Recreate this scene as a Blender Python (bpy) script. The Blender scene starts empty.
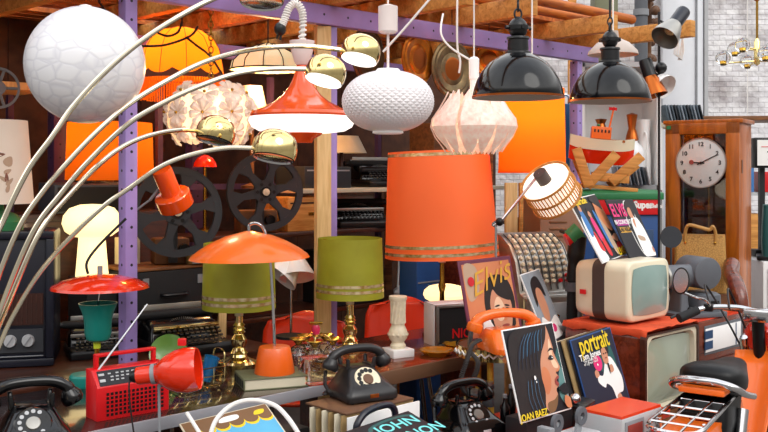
import bpy, bmesh, math, random
import numpy as np
from mathutils import Vector, Matrix
random.seed(7)
PI = math.pi
sc = bpy.context.scene
COL = sc.collection
TZ = .621
F, H, V0 = 950.0, 1.5, 172.0     # focal length in pixels, eye height, horizon row

# ---------------------------------------------------------------- placing
def L(px, py, Y):                # a point seen at (px, py) standing Y metres away
    return Vector(((px - 384) * Y / F, Y, H - (py - V0) * Y / F))
def OZ(px, py, z):               # the point of a level surface seen at (px, py)
    Y = F * (H - z) / (py - V0)
    return Vector(((px - 384) * Y / F, Y, z))
SA = math.radians(44)            # the stall runs at 44 degrees to the view
SU = Vector((math.cos(SA), math.sin(SA), 0)); SV = Vector((-math.sin(SA), math.cos(SA), 0))
SO = Vector((-0.83, 3.6, 0))
def ST(s, d, z=0.0): return SO + SU * s + SV * d + Vector((0, 0, z))
def T(x=0, y=0, z=0): return Matrix.Translation((x, y, z))
def RX(a): return Matrix.Rotation(math.radians(a), 4, 'X')
def RY(a): return Matrix.Rotation(math.radians(a), 4, 'Y')
def RZ(a): return Matrix.Rotation(math.radians(a), 4, 'Z')
def SC(x, y, z): return Matrix.Diagonal((x, y, z, 1))
def AX(p0, p1):                  # z axis from p0 to p1, origin at p0
    p0, p1 = Vector(p0), Vector(p1)
    q = (p1 - p0).to_track_quat('Z', 'Y')
    return Matrix.Translation(p0) @ q.to_matrix().to_4x4()

# ---------------------------------------------------------------- materials
def lin(h):
    h = h.lstrip('#'); o = []
    for i in (0, 2, 4):
        c = int(h[i:i + 2], 16) / 255
        o.append(c / 12.92 if c <= .04045 else ((c + .055) / 1.055) ** 2.4)
    return (*o, 1.0)
def mat(name, col, rough=.5, metal=0., es=0., ecol=None, var=.12, scale=9., bump=0., trans=0., coat=0., spec=.5, kind='noise', col2=None, stretch=None, ior=1.45, sub=0.):
    m = bpy.data.materials.new(name); m.use_nodes = True
    nt = m.node_tree; N = nt.nodes; K = nt.links
    b = N['Principled BSDF']
    c1 = lin(col)
    c2 = lin(col2) if col2 else tuple(min(1, x * (1 - var)) for x in c1[:3]) + (1,)
    tc = N.new('ShaderNodeTexCoord'); mp = N.new('ShaderNodeMapping')
    K.new(tc.outputs['Object'], mp.inputs['Vector'])
    if stretch: mp.inputs['Scale'].default_value = stretch
    if kind == 'wood':
        t = N.new('ShaderNodeTexNoise'); t.inputs['Scale'].default_value = scale
        t.inputs['Detail'].default_value = 5; t.inputs['Distortion'].default_value = .8; fac = t.outputs['Fac']
    elif kind == 'voronoi':
        t = N.new('ShaderNodeTexVoronoi'); t.feature = 'DISTANCE_TO_EDGE'; t.inputs['Scale'].default_value = scale; fac = t.outputs['Distance']
    elif kind == 'wave':
        t = N.new('ShaderNodeTexWave'); t.inputs['Scale'].default_value = scale; t.inputs['Distortion'].default_value = 1.; fac = t.outputs['Fac']
    else:
        t = N.new('ShaderNodeTexNoise'); t.inputs['Scale'].default_value = scale; t.inputs['Detail'].default_value = 4; fac = t.outputs['Fac']
    K.new(mp.outputs['Vector'], t.inputs['Vector'])
    r = N.new('ShaderNodeValToRGB')
    r.color_ramp.elements[0].color = c2; r.color_ramp.elements[1].color = c1
    r.color_ramp.elements[0].position = .3; r.color_ramp.elements[1].position = .62
    if kind == 'voronoi': r.color_ramp.elements[0].position = 0; r.color_ramp.elements[1].position = .12
    K.new(fac, r.inputs['Fac']); K.new(r.outputs['Color'], b.inputs['Base Color'])
    b.inputs['Roughness'].default_value = rough; b.inputs['Metallic'].default_value = metal
    b.inputs['Transmission Weight'].default_value = trans; b.inputs['Coat Weight'].default_value = coat
    b.inputs['Coat Roughness'].default_value = .08
    b.inputs['Specular IOR Level'].default_value = spec; b.inputs['IOR'].default_value = ior
    if sub: b.inputs['Subsurface Weight'].default_value = sub; b.inputs['Subsurface Radius'].default_value = (.05, .04, .03)
    if es:
        if ecol: b.inputs['Emission Color'].default_value = lin(ecol)
        else: K.new(r.outputs['Color'], b.inputs['Emission Color'])
        b.inputs['Emission Strength'].default_value = es
    if bump:
        bp = N.new('ShaderNodeBump'); bp.inputs['Strength'].default_value = bump; bp.inputs['Distance'].default_value = .02
        if kind == 'voronoi':
            K.new(r.outputs['Color'], bp.inputs['Height'])
        else: K.new(fac, bp.inputs['Height'])
        K.new(bp.outputs['Normal'], b.inputs['Normal'])
    return m
M = {}
def dm(key, *a, **k): M[key] = mat(key, *a, **k)
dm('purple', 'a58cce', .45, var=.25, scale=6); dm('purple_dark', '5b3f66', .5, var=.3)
dm('pine', 'd99a4e', .6, kind='wood', col2='b06f2b', scale=4, stretch=(1, 12, 12)); dm('pine_pale', 'e2bf86', .6, kind='wood', col2='caa063', scale=5, stretch=(12, 12, 1))
dm('pine_orange', 'c26a22', .6, kind='wood', col2='7d3a10', scale=4, stretch=(1.5, 12, 12))
dm('deck', 'c8702c', .65, kind='wood', col2='854014', scale=3, stretch=(2, 12, 12))
dm('wood_dark', '4a2415', .35, kind='wood', col2='2a120a', scale=4, stretch=(2, 10, 10), coat=.3)
dm('wood_red', '74311a', .22, kind='wood', col2='4a1c0e', scale=3, stretch=(2, 12, 12), coat=.5)
dm('wood_clock', 'b45f12', .32, kind='wood', col2='8a4209', scale=3, stretch=(10, 10, 1.2), coat=.15)
dm('wood_mid', '8a5a34', .5, kind='wood', col2='5f3a1f', scale=4, stretch=(2, 10, 10)); dm('brown', '6b4a34', .55)
dm('dark_top', '33201c', .16, var=.3, coat=.6); dm('rim_grey', '9b9aa0', .4); dm('black', '0d0d10', .35); dm('bakelite', '060608', .13, coat=.25)
dm('bakelite_dull', '242122', .35, col2='141213', coat=.15); dm('black_matte', '17171a', .7); dm('steel_dark', '2a2a2c', .45, metal=.3)
dm('navy', '0b0e20', .35, coat=.15); dm('charcoal', '34363b', .5); dm('grey', '8a8c90', .45); dm('grey_mid', '5d6066', .45); dm('grey_pale', 'b9babc', .4)
dm('white', 'f2f0ee', .4, var=.05); dm('white_gloss', 'f6f4f2', .15, var=.04, coat=.4); dm('porcelain', 'e9eaec', .2, var=.05, coat=.3); dm('cream', 'e6dabd', .35, var=.05, coat=.3)
dm('cream_card', 'ddd2b8', .7); dm('kraft', 'a08558', .75, col2='876c43')
dm('globe', 'efeef1', .3, kind='voronoi', scale=17, bump=.2, col2='e0dfe5', coat=.2, stretch=(1, 1, 1.5))
dm('chrome', 'c8c8ca', .12, metal=1., var=.04); dm('pale_brass', 'f6ecd4', .12, metal=1., var=.05); dm('brass', 'c89a3e', .22, metal=1., var=.2); dm('brass_shiny', 'ecd594', .1, metal=1., var=.1)
dm('silver', 'a9a6a0', .35, metal=.85, var=.2); dm('copper', 'b4602c', .3, metal=1.)
dm('orange_shade', 'ff7238', .45, var=.03, es=.1, ecol='ff5a1e'); dm('orange_lit', 'ff8c14', .6, es=.7, ecol='ff7408', var=.05); dm('amber_lit', 'f7a325', .6, es=.75, ecol='f58a0c', var=.15, scale=4)
dm('orange_gloss', 'e4500e', .14, coat=.6, var=.06); dm('orange_pendant', 'f0581c', .18, coat=.5, var=.08); dm('orange_paint', 'f4701e', .3, coat=.4, var=.06); dm('orange_plastic', 'f2661a', .3, var=.06, coat=.3)
dm('red_gloss', 'e5300f', .12, coat=.6, var=.08); dm('red_plastic', 'd8161c', .28, var=.05); dm('red_orange', 'e23c14', .3, coat=.3, var=.08); dm('chair_red', 'e03a14', .28, coat=.35, var=.05); dm('red_cloth', 'e2552a', .85, var=.2, scale=18)
dm('teal', '0e7f74', .35, var=.1, coat=.2); dm('teal_dark', '285a58', .5); dm('green', '2f7a4a', .45); dm('green_glass', '6f9a4a', .15, coat=.5); dm('lime', 'c7d42c', .5)
dm('olive', '9c9a26', .5, var=.05, col2='8e8a1e', es=.03); dm('gold_band', 'f0dcae', .25, metal=.6, kind='noise', scale=45, col2='a8853c')
dm('lamp_glow', 'fff0c8', .5, es=1.5, ecol='ffe2a0', var=.02); dm('glow_white', 'fffaf0', .5, es=.8, ecol='fff4e2', var=.02); dm('disc_glow', 'ffffff', .5, es=1.3, ecol='fff6ec', var=.02); dm('inner_glow', 'fff0d0', .5, es=1.0, ecol='ffe6b8', var=.02)
dm('shell', 'f0dccc', .3, es=.16, ecol='ffd9b4', var=.25, scale=30, col2='d4b6a4', coat=.3); dm('shell_leaf', 'f2d8cc', .3, es=.24, ecol='ffdcc0', var=.3, scale=45, col2='dcb0a0', coat=.3)
dm('ellipsoid', 'ebe4e6', .3, es=.03, ecol='ffffff', var=.03, coat=.2); dm('cup_pink', 'efe0dc', .35, var=.04)
dm('enamel_black', '0b0b0e', .12, coat=.1, spec=.4, var=.2); dm('enamel_inside', 'b9aca0', .4); dm('brick_shade', 'c9b9ae', .4)
dm('floral', 'e6d6c6', .7, es=.1, ecol='f0dcc4', var=.05); dm('print_brown', '8a5a4a', .7); dm('print_tan', 'c2a48a', .7)
dm('glass_screen', '8fa79f', .08, var=.12, scale=3, coat=.9, col2='7c968f'); dm('glass_grey', 'a3ac98', .1, var=.15, scale=3, coat=.9); dm('glass', 'f4f6f8', .02, trans=1., var=.01); dm('glass_blue', '2f8ac4', .05, trans=.6, var=.05); dm('glass_purple', '7b2c7c', .05, trans=.5, var=.05); dm('glass_pink', 'f4386a', .1, trans=.4, var=.05)
dm('glass_clock', 'e8e0d8', .03, trans=1., var=.01); dm('dial_silver', 'd5d4d2', .35, metal=.25, var=.06)
dm('tv_brown', '4a3a34', .5); dm('ivory', 'f0e2c4', .4, var=.2, scale=40); dm('tan', 'b98a44', .55, kind='voronoi', scale=90, bump=.15, col2='8a6128'); dm('leather', 'b08040', .45)
dm('skin', 'cf9070', .6, var=.1); dm('skin_pale', 'ecc6a4', .6, var=.1); dm('hair', '241a1a', .5, var=.3, scale=25); dm('ink', '15141c', .5); dm('ink_blue', '1b2036', .5); dm('peach', 'd98a5c', .55, col2='c06c48', scale=4); dm('border_plum', '6e3048', .5); dm('gold_ink', 'e0a83a', .4); dm('yellow_ink', 'f1cf24', .5); dm('pink_ink', 'e8307a', .5); dm('magenta_ink', 'c0369a', .5); dm('white_ink', 'f4f2ee', .5, var=.05); dm('red_ink', 'd2202a', .5); dm('blue_ink', '3a78b8', .5); dm('sky_ink', '5fb4dc', .5, var=.15, scale=5); dm('teal_ink', '5f8a88', .5); dm('cyan_ink', '7ae0e0', .5); dm('hair_blue', '3d6a88', .45, col2='24405c'); dm('lip', '9a4038', .6); dm('navy_panel', '1f3f66', .45); dm('sign_red', 'd81e22', .35); dm('brown_ink', '7d5a3a', .5)
dm('pump_brown', '8a6248', .5, var=.12); dm('moped_black', '0b0b0d', .4, var=.2, spec=.35); dm('tyre', '1a1a1b', .8); dm('taillight', '7a1410', .15, coat=.6)
dm('concrete', '77726c', .85, scale=5, var=.25); dm('olive_metal', '6c6e52', .5); dm('door_paint', 'dfe1e6', .45, var=.05); dm('sleeve_dark', '5a6670', .6, var=.4, scale=30); dm('sleeve_grey', '98a2ac', .6, var=.3); dm('blue_case', '3f78b4', .45); dm('blue_deep', '1f4a86', .45); dm('plug', '1a1a1a', .4); dm('cable_white', 'efeae4', .5, var=.04); dm('cable_dark', '241c1a', .5)
dm('bin_brown', '6a4426', .6); dm('back_dark', '54301c', .8, col2='34190e'); dm('bulb', 'fff2c0', .3, es=2.5, ecol='ffe0a0', var=.01); dm('tiffany', 'f3e2b8', .3, es=.55, ecol='ffe6b0', var=.3, scale=14); dm('frost', 'fbf8f4', .3, es=.12, ecol='ffffff', var=.03)

def lampshade(key, col, es):      # cloth that lets the bulb inside shine through
    m = mat(key, col, .6, var=.04); nt = m.node_tree; N = nt.nodes; b = N['Principled BSDF']; out = N['Material Output']
    tr = N.new('ShaderNodeBsdfTranslucent'); tr.inputs['Color'].default_value = lin(col); mx = N.new('ShaderNodeMixShader'); mx.inputs[0].default_value = .7
    b.inputs['Emission Color'].default_value = lin(col); b.inputs['Emission Strength'].default_value = es
    nt.links.new(b.outputs[0], mx.inputs[1]); nt.links.new(tr.outputs[0], mx.inputs[2]); nt.links.new(mx.outputs[0], out.inputs['Surface']); M[key] = m
dm('brass_matte', 'd8a63c', .35, metal=.25, var=.15); dm('speaker_grey', '43464d', .5, var=.2); dm('cloth_dark', '3c1c12', .8)
lampshade('orange_lit', 'ff941c', .05); lampshade('amber_lit', 'fba62c', .3)
def punched(key, axis):           # painted steel with a row of bolt holes down the middle of each face
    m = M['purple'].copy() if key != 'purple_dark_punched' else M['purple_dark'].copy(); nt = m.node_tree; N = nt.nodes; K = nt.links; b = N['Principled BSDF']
    old = b.inputs['Base Color'].links[0].from_socket
    tc = N.new('ShaderNodeTexCoord'); sp = N.new('ShaderNodeSeparateXYZ'); K.new(tc.outputs['Object'], sp.inputs[0])
    def mt(op, a, b_=None):
        n = N.new('ShaderNodeMath'); n.operation = op
        for i, v in enumerate((a, b_)):
            if v is None: continue
            if isinstance(v, (int, float)): n.inputs[i].default_value = v
            else: K.new(v, n.inputs[i])
        return n.outputs[0]
    st = .07 if axis == 'Z' else .14
    f = mt('MULTIPLY', mt('SUBTRACT', mt('FRACT', mt('DIVIDE', sp.outputs[axis], st)), .5), st)
    if axis == 'Z': o = mt('MINIMUM', mt('ABSOLUTE', sp.outputs['X']), mt('ABSOLUTE', sp.outputs['Y']))
    else: o = mt('ABSOLUTE', sp.outputs['Z'])
    d = mt('SQRT', mt('ADD', mt('MULTIPLY', f, f), mt('MULTIPLY', o, o))); k = mt('LESS_THAN', d, .0055)
    mx = N.new('ShaderNodeMix'); mx.data_type = 'RGBA'; K.new(k, mx.inputs['Factor']); K.new(old, mx.inputs['A']); mx.inputs['B'].default_value = (.01, .008, .015, 1)
    K.new(mx.outputs['Result'], b.inputs['Base Color']); m.name = key; M[key] = m
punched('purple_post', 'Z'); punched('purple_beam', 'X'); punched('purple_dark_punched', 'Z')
# ---------------------------------------------------------------- mesh building
class MB:
    def __init__(s): s.v = []; s.f = []; s.m = []
    def add(s, vs, fs, mi=0, X=None):
        o = len(s.v)
        s.v += [tuple(X @ Vector(p)) if X is not None else tuple(p) for p in vs]
        for f in fs: s.f.append(tuple(o + i for i in f)); s.m.append(mi)
        return s
    def box(s, c, d, mi=0, X=None):
        x, y, z = c; a, b, e = d[0] / 2, d[1] / 2, d[2] / 2
        vs = [(x + i * a, y + j * b, z + k * e) for k in (-1, 1) for j in (-1, 1) for i in (-1, 1)]
        return s.add(vs, [(0, 2, 3, 1), (4, 5, 7, 6), (0, 1, 5, 4), (2, 6, 7, 3), (0, 4, 6, 2), (1, 3, 7, 5)], mi, X)
    def lathe(s, prof, n=32, mi=0, X=None, a0=0., a1=2 * PI, closed=False):
        full = abs(a1 - a0 - 2 * PI) < 1e-6
        vs = []; rows = []
        cnt = n if full else n + 1
        for r, z in prof:
            if abs(r) < 1e-7: rows.append([len(vs)] * cnt); vs.append((0, 0, z))
            else:
                rows.append(list(range(len(vs), len(vs) + cnt)))
                vs += [(r * math.cos(a0 + (a1 - a0) * i / n), r * math.sin(a0 + (a1 - a0) * i / n), z) for i in range(cnt)]
        fs = []
        rr = rows + ([rows[0]] if closed else [])
        for p, q in zip(rr[:-1], rr[1:]):
            for i in range(n):
                j = (i + 1) % cnt
                f = []
                for t in (p[i], p[j], q[j], q[i]):
                    if t not in f: f.append(t)
                if len(f) > 2: fs.append(tuple(f))
        return s.add(vs, fs, mi, X)
    def cyl(s, p0, p1, r, r1=None, n=16, mi=0):
        d = (Vector(p1) - Vector(p0)).length; r1 = r if r1 is None else r1
        return s.lathe([(0, 0), (r, 0), (r1, d), (0, d)], n, mi, AX(p0, p1))
    def sph(s, c, r, n=20, mi=0, k=(1, 1, 1), X=None):
        m = max(6, n // 2)
        pr = [(r * math.sin(PI * i / m), -r * math.cos(PI * i / m)) for i in range(m + 1)]
        Y = T(*c) @ SC(*k)
        return s.lathe(pr, n, mi, (X @ Y) if X is not None else Y)
    def tube(s, pts, r, n=8, mi=0, closed=False, X=None):
        pts = [Vector(p) for p in pts]; N_ = len(pts)
        rs = r if isinstance(r, (list, tuple)) else [r] * N_
        vs = []; up = None
        for i, p in enumerate(pts):
            a = pts[i - 1] if i or closed else p; b = pts[(i + 1) % N_] if i < N_ - 1 or closed else p
            t = (b - a).normalized() if (b - a).length > 1e-9 else Vector((0, 0, 1))
            if up is None:
                up = Vector((0, 0, 1)) if abs(t.z) < .9 else Vector((1, 0, 0))
            up = (up - t * up.dot(t)); up = up.normalized() if up.length > 1e-6 else t.orthogonal().normalized()
            w = t.cross(up)
            vs += [tuple(p + (up * math.cos(2 * PI * k / n) + w * math.sin(2 * PI * k / n)) * rs[i]) for k in range(n)]
        fs = []
        for i in range(N_ if closed else N_ - 1):
            i2 = (i + 1) % N_
            for k in range(n): fs.append((i * n + k, i * n + (k + 1) % n, i2 * n + (k + 1) % n, i2 * n + k))
        if not closed: fs += [tuple(range(n))[::-1], tuple((N_ - 1) * n + k for k in range(n))]
        return s.add(vs, fs, mi, X)
    def loft(s, secs, mi=0, X=None, cap=True):
        n = len(secs[0]); vs = [p for q in secs for p in q]; fs = []
        for i in range(len(secs) - 1):
            for k in range(n): fs.append((i * n + k, i * n + (k + 1) % n, (i + 1) * n + (k + 1) % n, (i + 1) * n + k))
        if cap: fs += [tuple(range(n))[::-1], tuple((len(secs) - 1) * n + k for k in range(n))]
        return s.add(vs, fs, mi, X)
    def prism(s, poly, z0, z1, mi=0, X=None):
        return s.loft([[(x, y, z0) for x, y in poly], [(x, y, z1) for x, y in poly]], mi, X)
    def flat(s, poly, z=0, mi=0, X=None):
        return s.add([(x, y, z) for x, y in poly], [tuple(range(len(poly)))], mi, X)
    def build(s, name, ms, parent=None, bevel=0., ang=35, X=None, seg=2, flatsh=False, norm=True):
        me = bpy.data.meshes.new(name); me.from_pydata(s.v, [], s.f)
        if X is not None: me.transform(X)
        ms = ms if isinstance(ms, (list, tuple)) else [ms]
        for m in ms: me.materials.append(M[m] if isinstance(m, str) else m)
        me.polygons.foreach_set('material_index', s.m)
        b = bmesh.new(); b.from_mesh(me)
        if norm: bmesh.ops.recalc_face_normals(b, faces=b.faces)
        if bevel:
            es = [e for e in b.edges if len(e.link_faces) == 2 and e.calc_face_angle(0) > math.radians(30)]
            bmesh.ops.bevel(b, geom=es, offset=bevel, segments=seg, profile=.5, affect='EDGES', clamp_overlap=True)
        b.to_mesh(me); b.free()
        if not flatsh:
            me.shade_smooth(); me.set_sharp_from_angle(angle=math.radians(ang))
        o = bpy.data.objects.new(name, me); COL.objects.link(o)
        if parent is not None: o.parent = parent
        return o
def rrect(w, h, r=.01, n=4, z=0, ox=0, oy=0):
    r = min(r, w / 2 - 1e-4, h / 2 - 1e-4); o = []
    for cx, cy, a in ((w / 2 - r, h / 2 - r, 0), (-w / 2 + r, h / 2 - r, 90), (-w / 2 + r, -h / 2 + r, 180), (w / 2 - r, -h / 2 + r, 270)):
        for i in range(n + 1):
            t = math.radians(a + 90 * i / n); o.append((ox + cx + r * math.cos(t), oy + cy + r * math.sin(t), z))
    return o
def spl(pts, n=6, closed=False):   # Catmull-Rom through the points
    pts = [Vector(p) for p in pts]; N_ = len(pts); o = []
    for i in range(N_ if closed else N_ - 1):
        g = lambda j: pts[j % N_] if closed else pts[max(0, min(N_ - 1, j))]
        p0, p1, p2, p3 = g(i - 1), g(i), g(i + 1), g(i + 2)
        for k in range(n):
            t = k / n
            o.append(.5 * ((2 * p1) + (p2 - p0) * t + (2 * p0 - 5 * p1 + 4 * p2 - p3) * t * t + (3 * p1 - p0 - 3 * p2 + p3) * t ** 3))
    if not closed: o.append(pts[-1])
    return o
def sp2(pts, n=5): return [(p.x, p.y) for p in spl([(x, y, 0) for x, y in pts], n, True)]
def ell(cx, cy, a, b=None, n=20, rot=0):
    b = a if b is None else b; c, s_ = math.cos(rot), math.sin(rot)
    return [(cx + a * math.cos(2 * PI * i / n) * c - b * math.sin(2 * PI * i / n) * s_, cy + a * math.cos(2 * PI * i / n) * s_ + b * math.sin(2 * PI * i / n) * c) for i in range(n)]

# ---------------------------------------------------------------- things
def tag(o, label, cat, group=None, kind=None):
    o['label'] = label; o['category'] = cat
    if group: o['group'] = group
    if kind: o['kind'] = kind
    return o
def thing(name, label, cat, loc=(0, 0, 0), rz=0, group=None, R=None):
    o = bpy.data.objects.new(name, None); o.empty_display_size = .05; COL.objects.link(o)
    o.matrix_world = Matrix.Translation(Vector(loc)) @ (R if R is not None else RZ(rz))
    return tag(o, label, cat, group)
def place(o, loc, rz=0, R=None):
    o.matrix_world = Matrix.Translation(Vector(loc)) @ (R if R is not None else RZ(rz)); return o
def struct(name, mb, m, **k):
    o = mb.build(name, m, **k); o['kind'] = 'structure'; return o
def dup(root, loc, rz=0, label=None, group=None, R=None):
    r = root.copy(); COL.objects.link(r); place(r, loc, rz, R)
    if label: r['label'] = label
    if group: r['group'] = group
    for ch in list(root.children):
        c = ch.copy(); COL.objects.link(c); c.parent = r
        for g in list(ch.children):
            d = g.copy(); COL.objects.link(d); d.parent = c
    return r
def pdup(o, parent, X):             # a copy of a part under its thing
    c = o.copy(); COL.objects.link(c); c.parent = parent; c.matrix_local = X; return c
def text(name, body, size, m, parent, X, ext=.0006, align='CENTER', sx=1., shear=0., bold=0., space=1.):
    cu = bpy.data.curves.new(name, 'FONT'); cu.body = body; cu.size = size; cu.extrude = ext
    cu.align_x = align; cu.align_y = 'CENTER'; cu.shear = shear; cu.offset = bold; cu.resolution_u = 3; cu.space_character = space
    t = bpy.data.objects.new(name + '_curve', cu); COL.objects.link(t)
    bpy.context.view_layer.update()
    me = bpy.data.meshes.new_from_object(t.evaluated_get(bpy.context.evaluated_depsgraph_get()))
    bpy.data.objects.remove(t); bpy.data.curves.remove(cu)
    me.name = name; me.transform(X @ SC(sx, 1, 1)); me.materials.clear(); me.materials.append(M[m])
    o = bpy.data.objects.new(name, me); COL.objects.link(o)
    if parent is not None: o.parent = parent
    return o
def cord(mb, top, bot, r=.004, sag=0): mb.tube([bot, top], r, 6)
EXPO, SKY, SUN = 0.0, 2.3, 1.0
dm('amber_glass', 'e0981e', .05, trans=.5, coat=.5)
# ================================================================ THE SETTING
sc.view_settings.view_transform = 'Standard'; sc.view_settings.look = 'None'; sc.view_settings.gamma = 1
sc.view_settings.exposure = EXPO; sc.view_settings.use_curve_mapping = False
cam = bpy.data.objects.new('camera', bpy.data.cameras.new('camera')); COL.objects.link(cam); sc.camera = cam
cam.location = (0, 0, H); cam.rotation_euler = (PI / 2, 0, 0)
cam.data.sensor_width = 36; cam.data.lens = 36 * F / 768; cam.data.shift_y = -(216 - V0) / 768; cam.data.clip_end = 100

w = bpy.data.worlds.new('daylight'); sc.world = w; w.use_nodes = True
nt = w.node_tree; bg = nt.nodes['Background']
tc = nt.nodes.new('ShaderNodeTexCoord'); sx = nt.nodes.new('ShaderNodeSeparateXYZ'); rp = nt.nodes.new('ShaderNodeValToRGB')
nz = nt.nodes.new('ShaderNodeTexNoise'); nz.inputs['Scale'].default_value = 3.; mx = nt.nodes.new('ShaderNodeMix'); mx.data_type = 'RGBA'; mx.blend_type = 'MULTIPLY'; mx.inputs['Factor'].default_value = .5
nt.links.new(tc.outputs['Generated'], sx.inputs[0]); nt.links.new(sx.outputs['Z'], rp.inputs['Fac']); nt.links.new(tc.outputs['Generated'], nz.inputs['Vector'])
e = rp.color_ramp.elements; e[0].position = 0.; e[0].color = (.2, .19, .18, 1); e[1].position = 1.; e[1].color = (.85, .9, .98, 1)
for ps, cl in ((.2, (.26, .25, .24, 1)), (.3, (.5, .49, .48, 1)), (.42, (1.3, 1.29, 1.27, 1))):
    k = rp.color_ramp.elements.new(ps); k.color = cl
nt.links.new(rp.outputs['Color'], mx.inputs['A']); nt.links.new(nz.outputs['Fac'], mx.inputs['B'])
nt.links.new(mx.outputs['Result'], bg.inputs['Color']); bg.inputs['Strength'].default_value = SKY
def plight(name, loc, e, col, r=.04, label=None):
    d = bpy.data.lights.new(name, 'POINT'); d.energy = e; d.color = lin(col)[:3]; d.shadow_soft_size = r
    o = bpy.data.objects.new(name, d); COL.objects.link(o); o.location = loc; return o
s = bpy.data.lights.new('sun', 'SUN'); s.energy = SUN; s.angle = math.radians(35); s.color = (1, .96, .9)
so = bpy.data.objects.new('sun', s); COL.objects.link(so); so.rotation_euler = (math.radians(50), 0, math.radians(35))

# ground
struct('floor', MB().box((1, 4, -.05), (30, 24, .1)), 'concrete')
# white painted brick wall at the right
def brick_mat():
    m = bpy.data.materials.new('white_brick'); m.use_nodes = True; nt = m.node_tree; N = nt.nodes; K = nt.links
    b = N['Principled BSDF']; tc = N.new('ShaderNodeTexCoord'); mp = N.new('ShaderNodeMapping')
    mp.inputs['Rotation'].default_value = (PI / 2, 0, 0)
    t = N.new('ShaderNodeTexBrick'); t.inputs['Scale'].default_value = 4.6; t.inputs['Color1'].default_value = lin('f2f0f0'); t.inputs['Color2'].default_value = lin('e2dfe2'); t.inputs['Mortar'].default_value = lin('c4bfc2')
    t.inputs['Mortar Size'].default_value = .014; t.inputs['Row Height'].default_value = .2; t.inputs['Mortar Smooth'].default_value = .6
    n = N.new('ShaderNodeTexNoise'); n.inputs['Scale'].default_value = 2.5; n.inputs['Detail'].default_value = 6
    r = N.new('ShaderNodeValToRGB'); r.color_ramp.elements[0].color = lin('9a8e8c'); r.color_ramp.elements[1].color = (1, 1, 1, 1); r.color_ramp.elements[0].position = .3; r.color_ramp.elements[1].position = .5
    mx = N.new('ShaderNodeMix'); mx.data_type = 'RGBA'; mx.blend_type = 'MULTIPLY'; mx.inputs['Factor'].default_value = 1.
    K.new(tc.outputs['Object'], mp.inputs['Vector']); K.new(mp.outputs['Vector'], t.inputs['Vector']); K.new(tc.outputs['Object'], n.inputs['Vector']); K.new(n.outputs['Fac'], r.inputs['Fac'])
    K.new(t.outputs['Color'], mx.inputs['A']); K.new(r.outputs['Color'], mx.inputs['B']); K.new(mx.outputs['Result'], b.inputs['Base Color'])
    bp = N.new('ShaderNodeBump'); bp.inputs['Strength'].default_value = .5; bp.inputs['Distance'].default_value = .03; K.new(t.outputs['Fac'], bp.inputs['Height']); bp.invert = True
    n2 = N.new('ShaderNodeTexNoise'); n2.inputs['Scale'].default_value = 14; bp2 = N.new('ShaderNodeBump'); bp2.inputs['Strength'].default_value = .5; bp2.inputs['Distance'].default_value = .04
    K.new(tc.outputs['Object'], n2.inputs['Vector']); K.new(n2.outputs['Fac'], bp2.inputs['Height']); K.new(bp.outputs['Normal'], bp2.inputs['Normal']); K.new(bp2.outputs['Normal'], b.inputs['Normal'])
    b.inputs['Roughness'].default_value = .8; M['white_brick'] = m
brick_mat()
struct('wall_back', MB().box((4.0, 8.1, 2.2), (7.0, .2, 4.4)), 'white_brick')
# back of the stall: dark boards
XS = Matrix.Translation(SO) @ RZ(44)      # stall frame: x along the front, y into the stall
g = MB()
for i in range(16): g.box((-1.6 + i * .4, 1.95, 1.2), (.395, .03, 2.4))
struct('wall_left', g, 'back_dark', X=XS)
# plank ceiling over the stall, with gaps
g = MB()
for i in range(17):
    if i in (6, 13): continue
    g.box((.55, .02 + i * .118, 2.345), (4.7, .1, .024))
struct('ceiling', g, 'deck', X=XS)
# rack: purple steel beams and posts
def beam(name, label, y, z, x0, x1, m='purple', hgt=.085, wd=.05):
    t = thing(name, label, 'beam', ST((x0 + x1) / 2, y, z), 44)
    MB().box((0, 0, 0), (x1 - x0, wd, hgt)).build('rail', 'purple_beam', t, bevel=.004)
    t['kind'] = 'structure'; return t
beam('trim_1', 'long purple steel beam along the top front of the stall', .03, 2.19, -1.2, 2.93)
beam('trim_2', 'purple steel beam along the back of the stall under the planks', 1.0, 2.13, .3, 2.4, hgt=.07)
def post(label, loc, z1, m='purple', w_=.05):
    o = MB().box((0, 0, z1 / 2), (w_, w_ * 1.1, z1)).build('rack_post', 'purple_post' if m == 'purple' else 'purple_dark_punched', None, bevel=.004)
    return tag(place(o, loc, 44), label, 'post')
post('purple steel rack post rising in front of the orange drum shade', ST(-.13, .045), 2.147)
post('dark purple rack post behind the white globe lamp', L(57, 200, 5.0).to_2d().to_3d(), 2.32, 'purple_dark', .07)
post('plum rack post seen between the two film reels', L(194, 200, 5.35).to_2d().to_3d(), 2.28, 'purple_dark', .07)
post('purple rack post at the far end beside the blue case', ST(2.757, .045), 2.147)
t = thing('rack_post', 'pine post with one purple side left of the olive lamp by the red chair', 'post', ST(.82, .045), 20)
MB().box((0, 0, 1.07), (.066, .05, 2.147)).build('pine_face', 'pine_pale', t, bevel=.003)
MB().box((.05, .012, 1.07), (.03, .04, 2.147)).build('steel_channel', 'purple', t, bevel=.003)
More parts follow.
